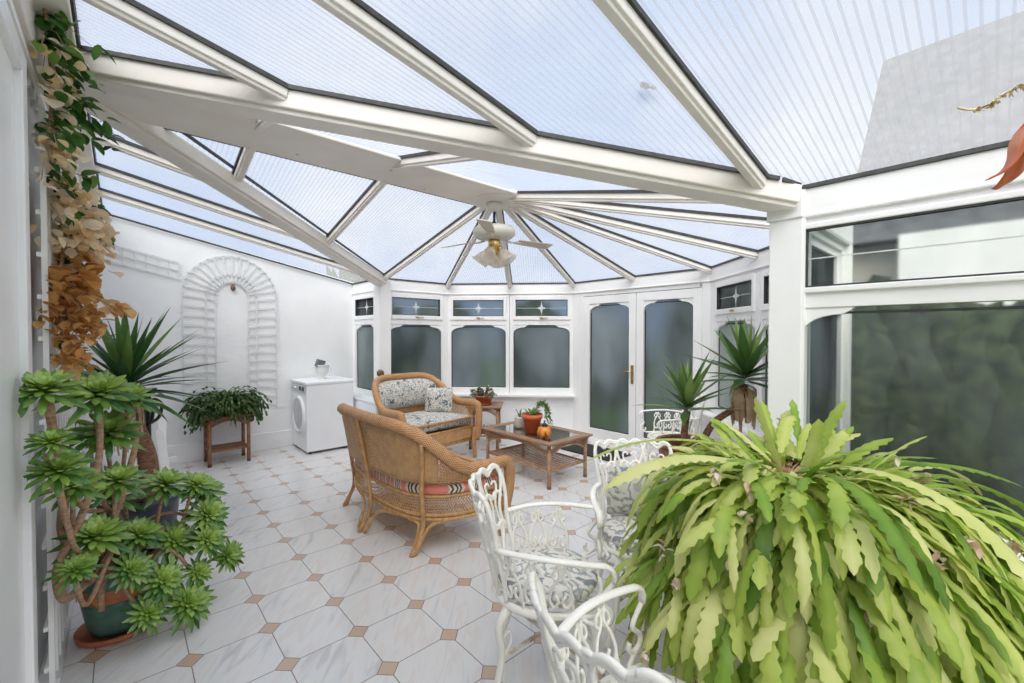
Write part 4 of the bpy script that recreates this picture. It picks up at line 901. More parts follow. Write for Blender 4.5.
# ================================================================ wicker tables
def wicker_table(name, label, cat, X, Yd, H, loc, rz, wv, pole, glass=True, slats=7, shelf_z=.17, apr=.15):
    t = thing(name, label, cat, loc, rz); hx, hy = X/2, Yd/2
    b = MB()
    fw = .055
    for q in ((-hx-.03, hx+.03, -hy-.03, -hy+fw), (-hx-.03, hx+.03, hy-fw, hy+.03), (-hx-.03, -hx+fw, -hy+fw, hy-fw), (hx-fw, hx+.03, -hy+fw, hy-fw)): b.box(*q, H-.022, H)
    # planar uv for the weave
    for i, v in enumerate(b.v): b.uv[i] = (v[0]+v[2], v[1])
    b.build('top_frame', wv, t, bevel=.006)
    b = MB(); b.box(-hx+fw-.01, hx-fw+.01, -hy+fw-.01, hy-fw+.01, H-.016, H-.006)
    if not glass:
        for i, v in enumerate(b.v): b.uv[i] = (v[0], v[1])
    b.build('glass_top' if glass else 'woven_top', TABGL if glass else wv, t)
    if glass:
        b = MB(); b.box(-hx+fw-.02, hx-fw+.02, -hy+fw-.02, hy-fw+.02, H-.034, H-.024)
        for i, v in enumerate(b.v): b.uv[i] = (v[0], v[1])
        b.build('woven_panel', weave_mat('panel_weave', (.34,.23,.15), (.48,.34,.24), (.10,.06,.04), 260), t)  # greyer, slightly lighter weave colours than the table frame
    for sx in (-1, 1):
        for sy in (-1, 1):
            b = MB(); b.tube([(sx*(hx-.03), sy*(hy-.03), 0), (sx*(hx-.03), sy*(hy-.03), H-.02)], .02, 8)
            for k in range(3): b.tube([(sx*(hx-.03), sy*(hy-.03), .0), (sx*(hx-.03), sy*(hy-.03), .02)], .022, 8)
            b.build('leg', pole, t)
    # woven apron with arched lower edge, flaring outwards towards the top
    for ax in (0, 1):
        Ls, off = (X-.06, hy-.03) if ax == 0 else (Yd-.06, hx-.03)
        for s_ in (-1, 1):
            def ap(u, v, ax=ax, Ls=Ls, off=off, s_=s_):
                zl = H-apr+.09*sin(pi*u)**.8*(apr/.15); z = zl+(H-.02-zl)*v; o_ = s_*(off+.05*v); x = (u-.5)*Ls*(1+.05*v)
                return Vector((x, o_, z)) if ax == 0 else Vector((o_, x, z))
            b = MB(); lattice(b, ap, int(Ls/.02), 4, .0032, seg=6); b.build('apron_lattice', wv, t)
            b = MB(); b.tube([ap(i/16, 0) for i in range(17)], .012, 7); b.build('apron_rail', pole, t)
    b = MB()
    for s_ in (-1, 1):
        b.tube([(s_*(hx-.03), -hy+.03, shelf_z), (s_*(hx-.03), hy-.03, shelf_z)], .011, 7); b.tube([(-hx+.03, s_*(hy-.03), shelf_z), (hx-.03, s_*(hy-.03), shelf_z)], .011, 7)
    n_ = int((Yd-.06)/.045) if X < Yd else int((X-.06)/.045)
    for i in range(1, n_):
        if X < Yd: y = -hy+.03+(Yd-.06)*i/n_; b.tube([(-hx+.03, y, shelf_z), (hx-.03, y, shelf_z)], .007, 6)
        else: x = -hx+.03+(X-.06)*i/n_; b.tube([(x, -hy+.03, shelf_z), (x, hy-.03, shelf_z)], .007, 6)
    b.build('shelf', pole, t)
    return t
wicker_table('coffee_table', 'rectangular brown wicker coffee table with glass top and slatted shelf', 'coffee table', .62, 1.02, .46, (3.40, 3.40, 0), 0, WEAVEB, BROWNRAT)
wicker_table('side_table', 'small square brown wicker side table beside the armchair', 'side table', .42, .42, .57, (3.70, 4.66, 0), radians(-44), WEAVEB, BROWNRAT, glass=False)
# bowl of dried plant on side table shelf
t = thing('shelf_plant', 'shallow brown bowl with dry trailing plant on the side table shelf', 'potted plant', (3.70, 4.66, .178))
b = MB(); b.lathe([(0,0), (.09,0), (.13,.05), (.135,.06), (.12,.055), (0,.03)], 24); b.build('bowl', TERRA, t)
b = MB(); rr = random.Random(3)
for i in range(60):
    a = rr.uniform(0, 2*pi); rleaf(b, (cos(a)*.05, sin(a)*.05, .05), (cos(a), sin(a), rr.uniform(.2,1.2)), rr.uniform(.06,.12), .01, rr.random(), droop=1.4)
b.build('foliage', OLIVE, t)
def small_plant(name, label, loc, pot_prof, potm, leaves, lm, saucer=None, soilz=None, soilr=.05, seed=1):
    t = thing(name, label, 'potted plant', loc)
    if saucer: b = MB(); b.lathe(saucer, 28); b.build('saucer', TERRA, t)
    b = MB(); b.lathe(pot_prof, 28); b.build('pot', potm, t)
    b = MB(); b.lathe([(0, soilz), (soilr, soilz)], 20, cap=False); b.build('soil', SOIL, t)
    b = MB(); leaves(b, random.Random(seed)); b.build('foliage', lm, t); return t
def lv1(b, rr):
    for i in range(42):
        a = rr.uniform(0, 2*pi); el = rr.uniform(-.1, 1.2); d = Vector((cos(a)*cos(el), sin(a)*cos(el), sin(el))); p = Vector((cos(a)*.07*rr.random(), sin(a)*.07*rr.random(), .125)); L_ = rr.uniform(.08,.17)
        q = [p, p+d*L_*.6+Vector((0,0,.01)), p+d*L_+Vector((0,0,-.03))]; b.tube(smooth_path(q, 3), .004, 4, tone=.3)
        for k in range(9):
            e = q[1]*(1-k/9)+q[2]*(k/9); rleaf(b, e, (rr.uniform(-1,1), rr.uniform(-1,1), rr.uniform(-.6,1)), .04, .011, rr.random(), droop=.4, n=3)
small_plant('potted_succulent', 'bushy olive succulent in a shallow terracotta pot on the side table', (3.68, 4.66, .57), [(0,.012), (.085,.012), (.12,.10), (.13,.10), (.13,.125), (.115,.125), (.11,.10)], TERRA, lv1, OLIVE, [(0,0), (.10,0), (.12,.018), (.11,.018), (0,.008)], .11, .112, 2)
def lv2(b, rr):
    for i in range(30):
        a = rr.uniform(0, 2*pi); rleaf(b, (cos(a)*.04, sin(a)*.04, .20), (cos(a), sin(a), rr.uniform(.3,1.4)), rr.uniform(.05,.10), .014, rr.random(), droop=.6)
    for a, L_ in ((-.6, .22), (-.9, .16), (-.2, .17)):
        P_ = smooth_path([(0,0,.2), (cos(a)*.10, sin(a)*.10, .26+L_*.3), (cos(a)*.17, sin(a)*.17, .22+L_*.2), (cos(a)*.20, sin(a)*.20, .10)], 6); b.tube(P_, .003, 4, tone=.3)
        for p in P_[4:]:
            for k in range(4): rleaf(b, p, (rr.uniform(-1,1), rr.uniform(-1,1), rr.uniform(-.8,.8)), .045, .010, rr.random(), n=3)
small_plant('potted_trailing_plant', 'orange terracotta pot with trailing green plant on the coffee table', (3.32, 3.36, .46), [(0,0), (.075,0), (.10,.155), (.112,.155), (.115,.20), (.10,.20), (.095,.16)], TERRAB, lv2, FRESH, None, .175, .097, 6)
def lv3(b, rr):
    for a in (.5, 2.2, 4.0): b.tube(smooth_path([(0,0,.10), (cos(a)*.02, sin(a)*.02, .16), (cos(a)*.05, sin(a)*.05, .21)], 4), .008, 6, r1=.004, tone=.4)
    for i in range(12): rleaf(b, (0,0,.11), (rr.uniform(-1,1), rr.uniform(-1,1), rr.uniform(.3,1.5)), .06, .009, rr.random())
small_plant('small_white_planter', 'small white ceramic pot with a sprig, behind the orange pot', (3.38, 3.62, .46), [(0,0), (.05,0), (.062,.02), (.065,.11), (.07,.13), (.055,.13), (.05,.10)], CERAM, lv3, FRESH, None, .11, .053, 9)
t = thing('flower_ornament', 'orange flower-shaped ornament with dark centre on the coffee table', 'ornament', (3.24, 3.10, .46))
b = MB()
for k in range(7):
    a = k*2*pi/7; P_ = [Vector((cos(a)*r_, sin(a)*r_, z)) for r_, z in ((.02,.115), (.048,.095), (.062,.055), (.075,.012))]; b.leaf(P_, [.014, .03, .028, .004], (-sin(a), cos(a), 0), -.25, .5)
o = b.build('petals', ORANGE, t); sd_ = o.modifiers.new('s', 'SOLIDIFY'); sd_.thickness = .004
b = MB(); b.lathe([(.0,.10), (.03,.105), (.035,.125), (.02,.145), (.008,.15), (.006,.175), (0,.176)], 14); b.build('centre', BLACK, t)
b = MB(); b.lathe([(0,0), (.03,0), (.035,.06), (.02,.11), (0,.11)], 14); b.build('core', ORANGE, t)
# door mat
b = MB(); b.box(4.32, 4.78, 3.05, 3.85, 0.0, .018); tag(b.build('door_mat', MATB, bevel=.004), 'black door mat in front of the glazed doors', 'door mat')

# ================================================================ plant stand with jungle cactus
t = wicker_table('plant_stand', 'dark brown wicker plant stand against the white end wall', 'plant stand', .45, .37, .57, (.94, 6.16, 0), 0, WEAVED, DARKRAT, glass=False, apr=.13)
b = MB(); b.box(-.19, .19, -.15, .15, .165, .185)
for i, v in enumerate(b.v): b.uv[i] = (v[0], v[1])
b.build('shelf_board', WEAVED, t)
C_ = thing('potted_cactus', 'dark green trailing jungle cactus in a pot on the dark plant stand', 'potted plant', (.94, 6.14, .575))
b = MB(); b.lathe([(0,0), (.11,0), (.15,.10), (.155,.11), (.14,.11), (0,.08)], 24); b.build('pot', TERRA, C_)
b = MB(); rr = random.Random(8)
for i in range(620):
    a = rr.uniform(0, 2*pi); r0 = rr.uniform(0, .14); p = Vector((cos(a)*r0*1.3, sin(a)*r0, .12)); ln = rr.uniform(.22,.42); el = rr.uniform(.1, 1.35); d = Vector((cos(a)*cos(el)*1.4, sin(a)*cos(el)*.7, sin(el))).normalized(); q = p.copy(); P_ = [q.copy()]
    for k in range(9):
        q = q + d*ln/9; d = (d + Vector((0,0,-.36)) + Vector((rr.uniform(-.14,.14), rr.uniform(-.14,.14), 0))).normalized(); q.y = min(q.y, .27); P_.append(q.copy())
    for k in range(9): b.leaf([P_[k], (P_[k]+P_[k+1])/2, P_[k+1]], [.006, .013, .007], (-sin(a+k), cos(a+k), 0), .2, min(1, max(0, rr.uniform(.2,.8)-.3*(k/9)+.15)))
b.tube(smooth_path([(-.12,0,.14), (-.24,-.02,.17), (-.33,-.03,.13), (-.35,-.03,.02)], 6), .004, 5, tone=.2)
for i in range(60):
    p = Vector((-.35+rr.gauss(0,.018), -.03+rr.gauss(0,.018), rr.uniform(-.17,.04))); rleaf(b, p, (rr.uniform(-1,1), rr.uniform(-1,1), -1.5), .05, .010, rr.random()*.6, n=3)
b.build('foliage', RHIP, C_)

# ================================================================ ceiling fan
FN = thing('ceiling_fan', 'cream ceiling fan with cane blades and glass light shades under the roof hub', 'ceiling fan', (2.57, 3.10, 2.728))
b = MB(); b.lathe([(.0, 0), (.075, 0), (.07, -.05), (.03, -.08), (0, -.08)], 24); b.build('canopy', FANW, FN)
b = MB(); b.lathe([(.012, -.08), (.012, -.20)], 12); b.lathe([(.02, -.17), (.03, -.20), (.03, -.215)], 14); b.build('rod', BLACK, FN)
b = MB(); b.lathe([(0, -.205), (.10, -.21), (.175, -.225), (.195, -.25), (.195, -.29), (.16, -.32), (.06, -.335), (0, -.335)], 36); mt_ = b.build('motor_housing', FANW, FN)
b = MB(); b.lathe([(.05, -.335), (.055, -.35), (.055, -.41), (.035, -.43), (.045, -.45), (.02, -.48), (0, -.48)], 24); b.build('light_fitter', BRASS, FN)
for k, a in enumerate((radians(-7), radians(100), radians(-137))):
    ca, sa = cos(a), sin(a); M_ = Matrix.Rotation(a, 4, 'Z')
    b = MB(); b.M = M_; b.tube(smooth_path([(.12, 0, -.325), (.18, .0, -.335), (.25, 0, -.33)], 4), .010, 6); b.prism([(-.04, .23), (.04, .23), (.02, .30), (-.02, .30)], (0, 0, .006), o=(0, 0, -.333), u=(0,1,0), v=(1,0,0)); br_ = b.build('blade_bracket', FANW, FN)
    b = MB(); b.M = M_ @ Matrix.Translation((0, 0, -.326)) @ Matrix.Rotation(radians(-13), 4, 'X'); b.prism([(-.045, .26), (.045, .26), (.062, .62), (.055, .66), (-.055, .66), (-.062, .62)], (0, 0, .007), u=(0,1,0), v=(1,0,0)); b.build('blade', BLADE, FN)
for k in range(4):
    a = radians(30+90*k); M_ = Matrix.Translation((cos(a)*.06, sin(a)*.06, -.42)) @ Matrix.Rotation(a, 4, 'Z') @ Matrix.Rotation(radians(180-38), 4, 'Y')
    b = MB(); b.M = M_; b.lathe([(.022, 0), (.03, .03), (.05, .07), (.062, .11), (.085, .14)], 20, cap=False); so_ = b.build('glass_shade', SHADEGL, FN); sdm = so_.modifiers.new('s', 'SOLIDIFY'); sdm.thickness = .003
    b = MB(); b.M = M_; b.lathe([(0, -.03), (.02, -.02), (.024, .01), (0, .012)], 14); b.build('lamp_holder', BRASS, so_)
b = MB(); b.tube([(.03, -.03, -.46), (.03, -.03, -.60)], .0025, 5); b.tube([(-.02, .03, -.46), (-.02, .03, -.57)], .0025, 5); b.build('pull_cord', BRASS, FN)

# ================================================================ white cast-iron chairs
def arc(c, r, a0, a1, n=8): return [(c[0]+r*cos(a0+(a1-a0)*i/n), c[1]+r*sin(a0+(a1-a0)*i/n)) for i in range(n+1)]
def iron_chair(label):
    """faces +x, seat centre at origin"""
    t = thing('garden_chair', label, 'garden chair', group='white cast-iron garden chairs')
    R0 = .235
    def S(s_, z):     # s_ metres along the curved back (0 = rear middle), z height
        rr = R0 + .08*max(0, (z-.42)/.43)**1.1; a = s_/R0; return Vector((-rr*cos(a)-.02*(z-.42)/.43, rr*sin(a), z))
    def path(mb, pts, r=.0075, n=5, closed=False, sm=4):
        mb.tube([S(*p) for p in smooth_path([(p[0], p[1], 0) for p in pts], sm, closed) for p in [(p.x, p.y)]], r, n, closed=closed)
    # seat
    b = MB(); b.tube([(R0*cos(a*pi/18), R0*sin(a*pi/18), .42) for a in range(36)], .014, 8, closed=True)
    b.build('seat_ring', IRON, t)
    b = MB()
    for k in range(-5, 6):
        y = k*.04; x = sqrt(max(0, (R0-.01)**2-y*y)); b.bar((-x, y, .415), (x, y, .415), .012, .006)
    for k in (-3, 0, 3): x = k*.04; y = sqrt((R0-.01)**2-x*x); b.bar((x, -y, .417), (x, y, .417), .012, .006)
    b.build('seat_grille', IRON, t)
    for sx in (-1, 1):
        for sy in (-1, 1):
            b = MB(); d = Vector((sx*.72, sy*.72, 0)); P_ = smooth_path([d*.22*1.0+Vector((0,0,.41)), d*.27+Vector((0,0,.34)), d*.255+Vector((0,0,.22)), d*.29+Vector((0,0,.08)), d*.345+Vector((0,0,.008))], 6); b.tube(P_, .021, 8, r1=.013, flat=.8); lg = b.build('leg', IRON, t)
            b = MB(); ax2 = smooth_path([d*.255+Vector((0,0,.20)), d*.21+Vector((0,0,.25)), d*.215+Vector((0,0,.30)), d*.245+Vector((0,0,.29)), d*.24+Vector((0,0,.26))], 4); b.tube(ax2, .007, 5); b.build('leg_scroll', IRON, lg)
    for s_ in (-1, 1):
        b = MB(); d = Vector((.72, s_*.72, 0)); b.bar(d*-.25+Vector((0,0,.205+.006*s_)), d*.25+Vector((0,0,.205+.006*s_)), .022, .006); b.build('stretcher', RUST, t)
    # back: four tall heart loops with scrolls
    wd = .125; n_h = 3
    b = MB()
    for k in range(n_h):
        c = (k-(n_h-1)/2)*wd
        for sg in (-1, 1):
            path(b, [(c+sg*.006, .43), (c+sg*.012, .50), (c+sg*.034, .60), (c+sg*.030, .68), (c+sg*.050, .76), (c+sg*.060, .82), (c+sg*.050, .862), (c+sg*.030, .868), (c+sg*.012, .852), (c, .838)], .0085)
            path(b, [(c+sg*.010, .49), (c+sg*.020, .60), (c+sg*.010, .70), (c+sg*.028, .765), (c+sg*.030, .80), (c+sg*.014, .806), (c+sg*.008, .792)], .006)
        for zc, h_ in ((.60, .02), (.735, .02)):
            path(b, [(c-.05, zc-.005), (c-.036, zc+h_), (c-.016, zc+h_*.9), (c, zc-.002), (c+.016, zc+h_*.9), (c+.036, zc+h_), (c+.05, zc-.005)], .0085)
            path(b, [(c-.012, zc+.006), (c-.02, zc+.002), (c-.012, zc-.006), (c, zc-.004), (c+.012, zc-.006), (c+.02, zc+.002), (c+.012, zc+.006)], .006)
    for k in range(1, n_h):
        c = (k-n_h/2)*wd; path(b, [(c-.02, .862), (c, .873), (c+.02, .862)], .008); path(b, [(c, .43), (c, .52), (c+.008, .56)], .006)
    b.build('back_lattice', IRON, t)
    b = MB(); E_ = n_h*wd/2
    for sg in (-1, 1): path(b, [(sg*E_*1.0, .43), (sg*(E_+.006), .52), (sg*(E_+.0), .64), (sg*(E_+.008), .74), (sg*(E_+.002), .83), (sg*(E_-.02), .872), (sg*(E_-.05), .874)], .0105)
    pts_ = []
    for k in range(n_h):
        c = (k-(n_h-1)/2)*wd; pts_ += [(c-.058, .862), (c-.03, .880), (c-.004, .862), (c+.004, .862), (c+.03, .880), (c+.058, .862)]
    path(b, pts_, .0105); b.build('back_frame', IRON, t)
    # arms
    for sg in (-1, 1):
        def Ap(u, z):   # u 0..1 from back edge to the arm front
            p0 = S(sg*E_, z); zf = (z-.42)/.23; p1 = Vector((.20+.02*zf, sg*(.225+.055*zf), z)); pm = Vector((-.04, sg*(.262+.04*zf), z)); return (1-u)**2*p0 + 2*u*(1-u)*pm*1.0 + u*u*p1
        def apath(mb, pts, r, n=5): mb.tube([Ap(p.x, p.y) for p in smooth_path([(p[0], p[1], 0) for p in pts], 5)], r, n)
        b = MB(); rail = [Ap(u, .655+.012*sin(pi*u)) for u in [i/12 for i in range(13)]]; e = rail[-1]; rail += [e+Vector((.022, 0, -.010)), e+Vector((.034, 0, -.035)), e+Vector((.030, 0, -.062))]
        b.tube(rail, .017, 8, flat=.55); arm_ = b.build('arm_rail', IRON, t)
        b = MB(); e_ = Ap(1, .62); q = Ap(1, .43)
        f_ = [e+Vector((.030, 0, -.062)), e+Vector((.0, 0, -.10)), e+Vector((-.015, 0, -.135)), e+Vector((.02, 0, -.17)), e+Vector((.02, 0, -.205)), e+Vector((-.01, 0, -.222)), e+Vector((-.035, 0, -.205)), e+Vector((-.028, 0, -.185))]
        b.tube(smooth_path(f_, 5), .0095, 6); b.tube(smooth_path([e+Vector((.02,0,-.205)), e+Vector((-.03, -sg*.01, -.235)), Vector((.10, sg*.21, .42))], 4), .009, 6)
        for k in range(3):
            u0 = .14+.26*k
            for s2 in (-1, 1):
                apath(b, [(u0+s2*.03, .645), (u0+s2*.015, .60), (u0+s2*.075, .555), (u0+s2*.105, .50), (u0+s2*.06, .465), (u0+s2*.02, .49), (u0+s2*.045, .515)], .0068)
                apath(b, [(u0, .635), (u0+s2*.05, .625), (u0+s2*.075, .60), (u0+s2*.045, .585)], .006)
            apath(b, [(u0+.10, .50), (u0+.12, .45), (u0+.13, .425)], .007)
        b.tube([Ap(u, .428) for u in [i/10 for i in range(11)]], .009, 6)
        b.build('arm_lattice', IRON, arm_)
    return t
ch = iron_chair('white cast-iron garden chair in the middle foreground, seen from its side behind the nearest one')
spots = [((1.40, 1.32, 0), radians(-47), None),
         ((1.045, .58, 0), radians(-10), 'nearest white cast-iron garden chair, its back cropped by the bottom edge'),
         ((2.08, 1.25, 0), radians(-133), 'white cast-iron garden chair facing the camera beside the left fringe of the hanging plant'),
         ((4.38, 2.31, 0), radians(140), 'white cast-iron garden chair far off by the right glazed door')]
chairs = []
for i, (p, a, lab) in enumerate(spots):
    o = ch if i == 0 else copy_tree(ch)
    o.location = p; o.rotation_euler = (0, 0, a)
    if lab: o['label'] = lab
    chairs.append(o)
cl = ['floral seat pad on the middle foreground garden chair', 'floral seat pad on the nearest garden chair, at the bottom edge', 'pale floral seat pad on the garden chair beside the hanging plant']
for (p, a, _), lab in zip(spots, cl):
    b = MB(); b.lathe([(0, 0), (.19, 0), (.215, .015), (.22, .03), (.205, .05), (.12, .06), (.0, .056)], 32, cap=False)
    o = b.build('seat_pad', FLORALW); o.location = (p[0], p[1], .436); tag(o, lab, 'cushion', 'floral seat pads')
# upright floral pillow on the chair beside the plant
b = MB(); b.M = Matrix.Translation((2.08, 1.25, .64)) @ Matrix.Rotation(radians(-133), 4, 'Z') @ Matrix.Translation((-.13, 0, 0)) @ Matrix.Rotation(pi/2, 4, 'Z') @ Matrix.Rotation(.22, 4, 'X')
b.sheet(lambda u, v: scat(u, v, 1), 14, 12); b.sheet(lambda u, v: scat(1-u, v, -1), 14, 12); tag(b.build('back_pillow', FLORALW), 'pale floral pillow upright in the garden chair beside the hanging plant', 'cushion')

# ================================================================ cast iron table
TC = Vector((1.86, .52, 0))
t = thing('garden_table', 'weathered cast-iron garden table hidden under the big hanging plant', 'table', TC)
b = MB(); b.lathe([(0, .66), (.40, .66), (.43, .665), (.44, .68), (.43, .695), (0, .695)], 40); b.build('tabletop', IRON, t)
def legpanel(mb, a):
    mb.M = Matrix.Rotation(a, 4, 'Z')
    for P_, r_ in (([(.08, .64), (.20, .60), (.24, .48), (.15, .38), (.10, .28), (.17, .16), (.30, .08), (.36, .01)], .022), ([(.20, .60), (.32, .60), (.35, .52), (.29, .47), (.25, .51)], .014), ([(.10, .28), (.03, .22), (.05, .12), (.13, .10), (.15, .16)], .014), ([(.17, .16), (.27, .22), (.30, .32), (.23, .36), (.19, .31)], .014), ([(.24,.48),(.16,.52),(.10,.46),(.13,.40)], .012)):
        mb.tube(smooth_path([(p[0], 0, p[1]) for p in P_], 6), r_, 7, flat=.6)
    for c in ((.24, .50), (.13, .33), (.22, .20), (.31, .10), (.29, .56), (.07, .17), (.18,.42)):
        for k in range(5):
            q = k*2*pi/5; d = Vector((cos(q), 0, sin(q))); mb.blob(Vector((c[0], 0, c[1]))+d*.022, .017, 1, .2, 3, (1, .5, 1))
for k in range(4):
    b = MB(); legpanel(b, radians(22+90*k)); b.build('leg', TABLEI, t)
b = MB(); b.tube([(0, 0, .03), (0, 0, .66)], .016, 8); b.build('post', TABLEI, t)
# weathered square post standing in front of the table
b = MB(); b.box(-.022, .022, -.022, .022, 0, .42); b.box(-.026, .026, -.026, .026, .42, .437); b.box(-.10, .10, -.04, .04, 0, .02)
o = b.build('wooden_post', mat('grey_weathered_wood', (.38,.33,.28), (.56,.50,.44), 20, .8, bump=.3, stretch=(1,1,.1))); o.location = (1.42, .36, 0); o.rotation_euler = (0, 0, .8); tag(o, 'short weathered wooden post under the hanging leaves of the big plant', 'post')

# ================================================================ big epiphyllum
E_P = Vector((TC.x, TC.y, .695))
EP = thing('potted_epiphyllum', 'huge yellow-green strap-leaved cactus spilling over the garden table on the right', 'potted plant', E_P)
b = MB(); b.lathe([(0,0), (.12,0), (.17,.22), (.185,.22), (.185,.26), (.165,.26), (.155,.22)], 28); b.build('pot', TERRA, EP)
b = MB(); b.lathe([(0, .235), (.155, .235)], 20, cap=False); b.build('soil', SOIL, EP)
re = random.Random(77); fol = MB(); fl_ = MB(); stm = MB()
XMX = 2.45 - E_P.x
def strap(p, az, el, L_, w_, drop, tone, tw=0.0, wv=None):
    d = Vector((cos(az)*cos(el), sin(az)*cos(el), sin(el))); q = Vector(p); P_ = []; m = max(12, int(L_/.0125)); st = L_/m
    for j in range(m+1):
        q.x = min(q.x, XMX); P_.append(q.copy()); k = j/m
        q = q + d*st; d = (d + Vector((0,0,-1))*drop*st*(.35+1.3*k) + Vector((-sin(az), cos(az), 0))*tw*st).normalized()
    ph = re.uniform(0, 6); ws = []
    for j in range(m+1):
        k = j/m; base = min(1, .25+k*3.2)*(1-max(0, (k-.80)/.20)**2)
        ws.append(w_*base*(1+.20*(((j+int(ph*9)) % 3)-1)) + .001)
    wv = (wv or Vector((-sin(az), cos(az), 0))) + Vector((re.uniform(-.45,.45), re.uniform(-.45,.45), re.uniform(-.3,.3)))
    n0 = len(fol.v); fol.leaf(P_, ws, wv, .30, tone)
    for j in range(m+1): fol.tone[n0+j*3+1] = min(1, tone+.12)
    return P_
def dome(az, s_):      # s_ 0..1 from the pot outwards
    r = .04+.47*s_; return Vector((cos(az)*r, sin(az)*r, .33+.08*s_-.56*s_*s_*s_))
for i in range(90):
    az = re.uniform(0, 2*pi); stm.tube([dome(az, k/6*.9)+Vector((0,0,-.03)) for k in range(7)], .004, 4, r1=.003, tone=.5)
for i in range(1700):
    az = re.uniform(0, 2*pi); s_ = re.random()**.62; p = dome(az, s_); ex = 1+.42*max(0, cos(az+.733)); p = Vector((p.x*ex, p.y*ex, p.z)) + Vector((re.gauss(0,.02), re.gauss(0,.02), re.gauss(0,.02)-.02)); c_ = re.random()
    lft = .5-.5*cos(az+.733)
    w_ = re.uniform(.011, .024); a2 = az + re.gauss(0, .45); tone = re.betavariate(2.4, 1.7)
    if s_ < .35 and c_ < .26: el, L_, dr = re.uniform(.0, .95), re.uniform(.14, .30), re.uniform(1.0, 5.0); tone *= .9
    elif s_ < .6: el, L_, dr = re.uniform(-1.0, .5), re.uniform(.20, .40), re.uniform(4.0, 10.0)
    else: el, L_, dr = re.uniform(-1.5, -.2), re.uniform(.18, .42)*(1.2-.55*lft)*(1 if c_ < .85 else 1.2), re.uniform(4.0, 9.0)
    P_ = strap(p, a2, el, L_, w_, dr, tone, re.uniform(-1.2,1.2))
    if re.random() < .045:
        e = P_[-1]
        for j in range(9): rleaf(fl_, e+Vector((re.uniform(-.012,.012), re.uniform(-.012,.012), re.uniform(-.03,.01))), (re.uniform(-1,1), re.uniform(-1,1), re.uniform(-1.6,.3)), re.uniform(.015,.038), .008, re.random(), n=3, fold=.5)
# a few signature stems: long pale one to the left, arching ones at the top and right
VR = Vector((.743, -.669, 0))     # towards the picture's right
def sig(p, right, fwd, el, L_, w_, dr, tone):
    d = VR*right + Vector((.669, .743, 0))*fwd; strap(p, atan2(d.y, d.x), el, L_, w_, dr, tone)
sig((-.08, .05, .34), -1, -.25, .30, .68, .028, 1.4, .95); sig((-.08, .05, .38), -1, .05, .30, .70, .024, 1.4, .62); sig((-.03, 0, .30), -.5, 0, 1.25, .32, .028, .6, .75)
sig((.05, -.05, .26), .55, -.1, 1.35, .36, .026, 3.6, .5); sig((.1, -.05, .28), 1, -.2, .35, .70, .024, 1.3, .25); sig((.1, -.05, .30), 1, .1, .22, .66, .022, 1.1, .3); sig((.1, -.05, .24), 1, -.5, .5, .75, .022, 2.2, .3)
sig((0, 0, .30), -.1, -1, .5, .70, .024, 2.6, .15); sig((0,0,.3), .3, -1, .55, .80, .026, 2.6, .85)
stm.build('stems', BARK, EP); fol.build('foliage', EPI, EP); o = fl_.build('withered_flowers', PALEFL, EP); o['kind'] = 'stuff'

# ================================================================ yucca in wicker planter
YP = thing('wicker_planter', 'round brown wicker planter on the floor behind the garden chair', 'planter', (3.27, 1.59, 0))
b = MB(); b.sheet(lambda u, v: Vector(((.17+.05*v)*cos(2*pi*u), (.17+.05*v)*sin(2*pi*u), .02+.66*v)), 40, 10); o = b.build('basket', WEAVED, YP); sdm = o.modifiers.new('s', 'SOLIDIFY'); sdm.thickness = .012
b = MB(); b.tube([(.225*cos(a*pi/16), .225*sin(a*pi/16), .68) for a in range(32)], .02, 8, closed=True); b.build('rim', DARKRAT, YP); b = MB(); b.tube([(.175*cos(a*pi/16), .175*sin(a*pi/16), .02) for a in range(32)], .018, 8, closed=True); b.build('foot_ring', DARKRAT, YP)
b = MB(); b.lathe([(0, .02), (.165, .02)], 24, cap=False); b.build('base', WEAVED, YP)
Y2 = thing('yucca', 'two-headed yucca in the wicker planter near the white pillar', 'yucca plant', (3.27, 1.59, .03))
b = MB(); b.lathe([(0,0), (.13,0), (.165,.50), (.175,.58), (.16,.58), (.15,.5)], 24); b.build('pot', TERRA, Y2)
b = MB(); b.lathe([(0,.55), (.155,.55)], 20, cap=False); b.build('soil', SOIL, Y2)
b = MB(); b.tube(smooth_path([(.03,-.03,.5), (.10,-.14,.80), (.20,-.28,.95), (.24,-.33,1.12)], 5), .028, 9, r1=.022); b.tube(smooth_path([(0,.0,.5), (-.02,.02,.70), (-.01,.0,.90)], 5), .03, 9, r1=.024); b.build('trunk', YTRUNK, Y2)
b = MB(); yucca_head(b, (.24,-.33,1.16), 30, .50, .040, 14, low=-.2, droop=.35); b.build('foliage', YUC2, Y2)
b = MB(); yucca_head(b, (-.01,.0,.92), 26, .44, .034, 19, low=.0, droop=.3); b.build('foliage', YUC2, Y2)
b = MB(); rr = random.Random(31)
for i in range(40):
    a = rr.uniform(0, 2*pi); z0 = rr.uniform(.98, 1.12); c0 = Vector((.23, -.32, 0)); P_ = [c0+Vector((cos(a)*.03, sin(a)*.03, z0)), c0+Vector((cos(a)*.09, sin(a)*.09, z0-.04)), c0+Vector((cos(a)*.08, sin(a)*.08, z0-rr.uniform(.14,.26)))]; P_ = smooth_path(P_, 3)
    b.leaf(P_, [.010+.008*sin(pi*j/(len(P_)-1)) for j in range(len(P_))], (-sin(a), cos(a), 0), .3, rr.random())
b.build('dead_leaves', DRYLEAF, Y2)

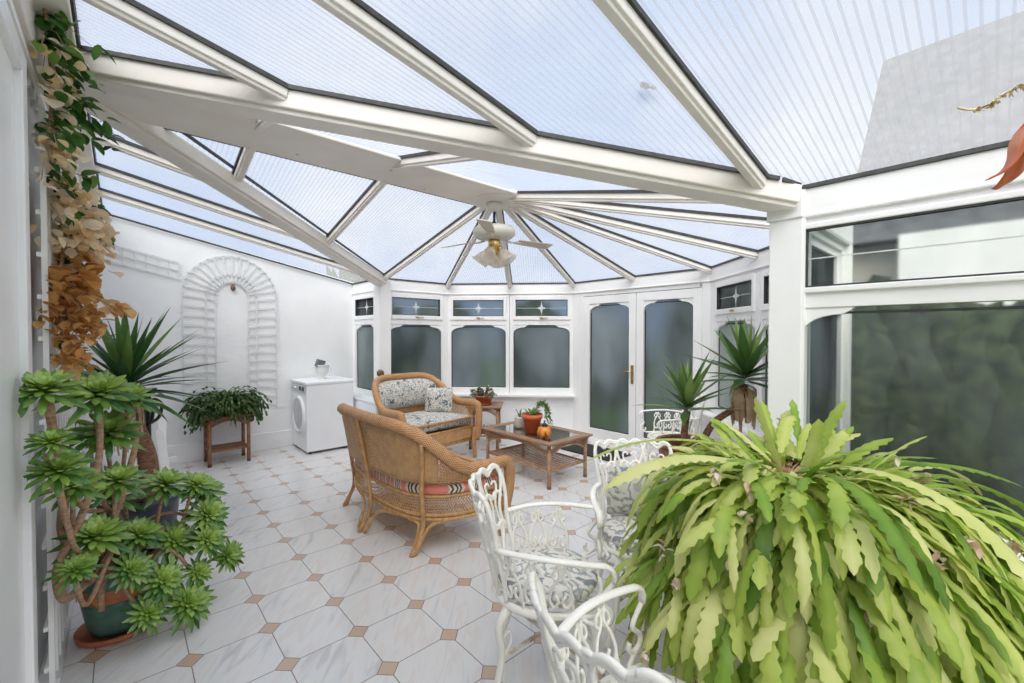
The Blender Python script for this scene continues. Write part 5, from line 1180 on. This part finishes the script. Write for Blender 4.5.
# ================================================================ hanging metal flower and dry stem at the right edge
fpos = Vector((2.05, -.115, 2.075))
t = thing('metal_flower', 'red-orange metal bell flower hanging at the upper right edge', 'hanging ornament', fpos)
t.rotation_euler = (0, 0, .3)
for k in range(6):
    a = k*pi/3+2.75; b = MB(); P_ = [Vector((cos(a)*r_, sin(a)*r_, z)) for r_, z in ((.012,.10), (.05,.085), (.075,.04), (.082,-.01), (.105,-.05), (.15,-.075))]; b.leaf(smooth_path(P_, 3), [.012+.030*sin(pi*min(1, .15+.85*j/15))*(1 if j < 14 else .3) for j in range(16)], (-sin(a), cos(a), 0), -.2, .5)
    o = b.build('petal', REDORN, t); sdm = o.modifiers.new('s', 'SOLIDIFY'); sdm.thickness = .003
b = MB(); b.tube([(0,0,-.06), (0,0,.12)], .008, 6); b.blob((0,0,-.05), .02, 2, .2); b.build('clapper', BLACK, t)
b = MB(); zt = zlean(fpos.x) - fpos.z; b.tube([(0,0,.12), (0,0,zt-.03)], .002, 5); b.tube([(0,0,zt-.035), (0,0,zt)], .006, 6); b.build('wire', BLACK, t)
zc = lambda x: zlean(x)-.03
b = MB(); rr = random.Random(4); P_ = smooth_path([(2.215,.10,zc(2.215)), (2.24,.07,zc(2.24)-.005), (2.24,.03,zc(2.24)-.005), (2.205,.0,zc(2.2)-.005), (2.17,-.06,zc(2.17)-.005)], 6); b.tube(P_, .004, 5)
for i in range(60):
    p = P_[rr.randint(8, len(P_)-1)]; rleaf(b, p, (rr.uniform(-1,1), rr.uniform(-1,1), rr.uniform(-1.2,.1)), rr.uniform(.012,.026), .005, rr.random(), n=3)
tag(b.build('dried_stem', mat('straw', (.60,.48,.28), (.80,.70,.48), 20, .8)), 'dry straw-coloured stem tucked under the roof sheet at upper right', 'dried plant')
b = MB(); b.blob((1.57, .95, zlean(1.57)+.03), .02, 2, .5, 4, (1.6, .8, .4)); b.blob((1.60, .93, zlean(1.60)+.03), .012, 2, .5, 4, (1.4, .8, .4)); tag(b.build('fallen_leaf', SLATE), 'small dark leaf lying on top of the roof sheet', 'leaf')
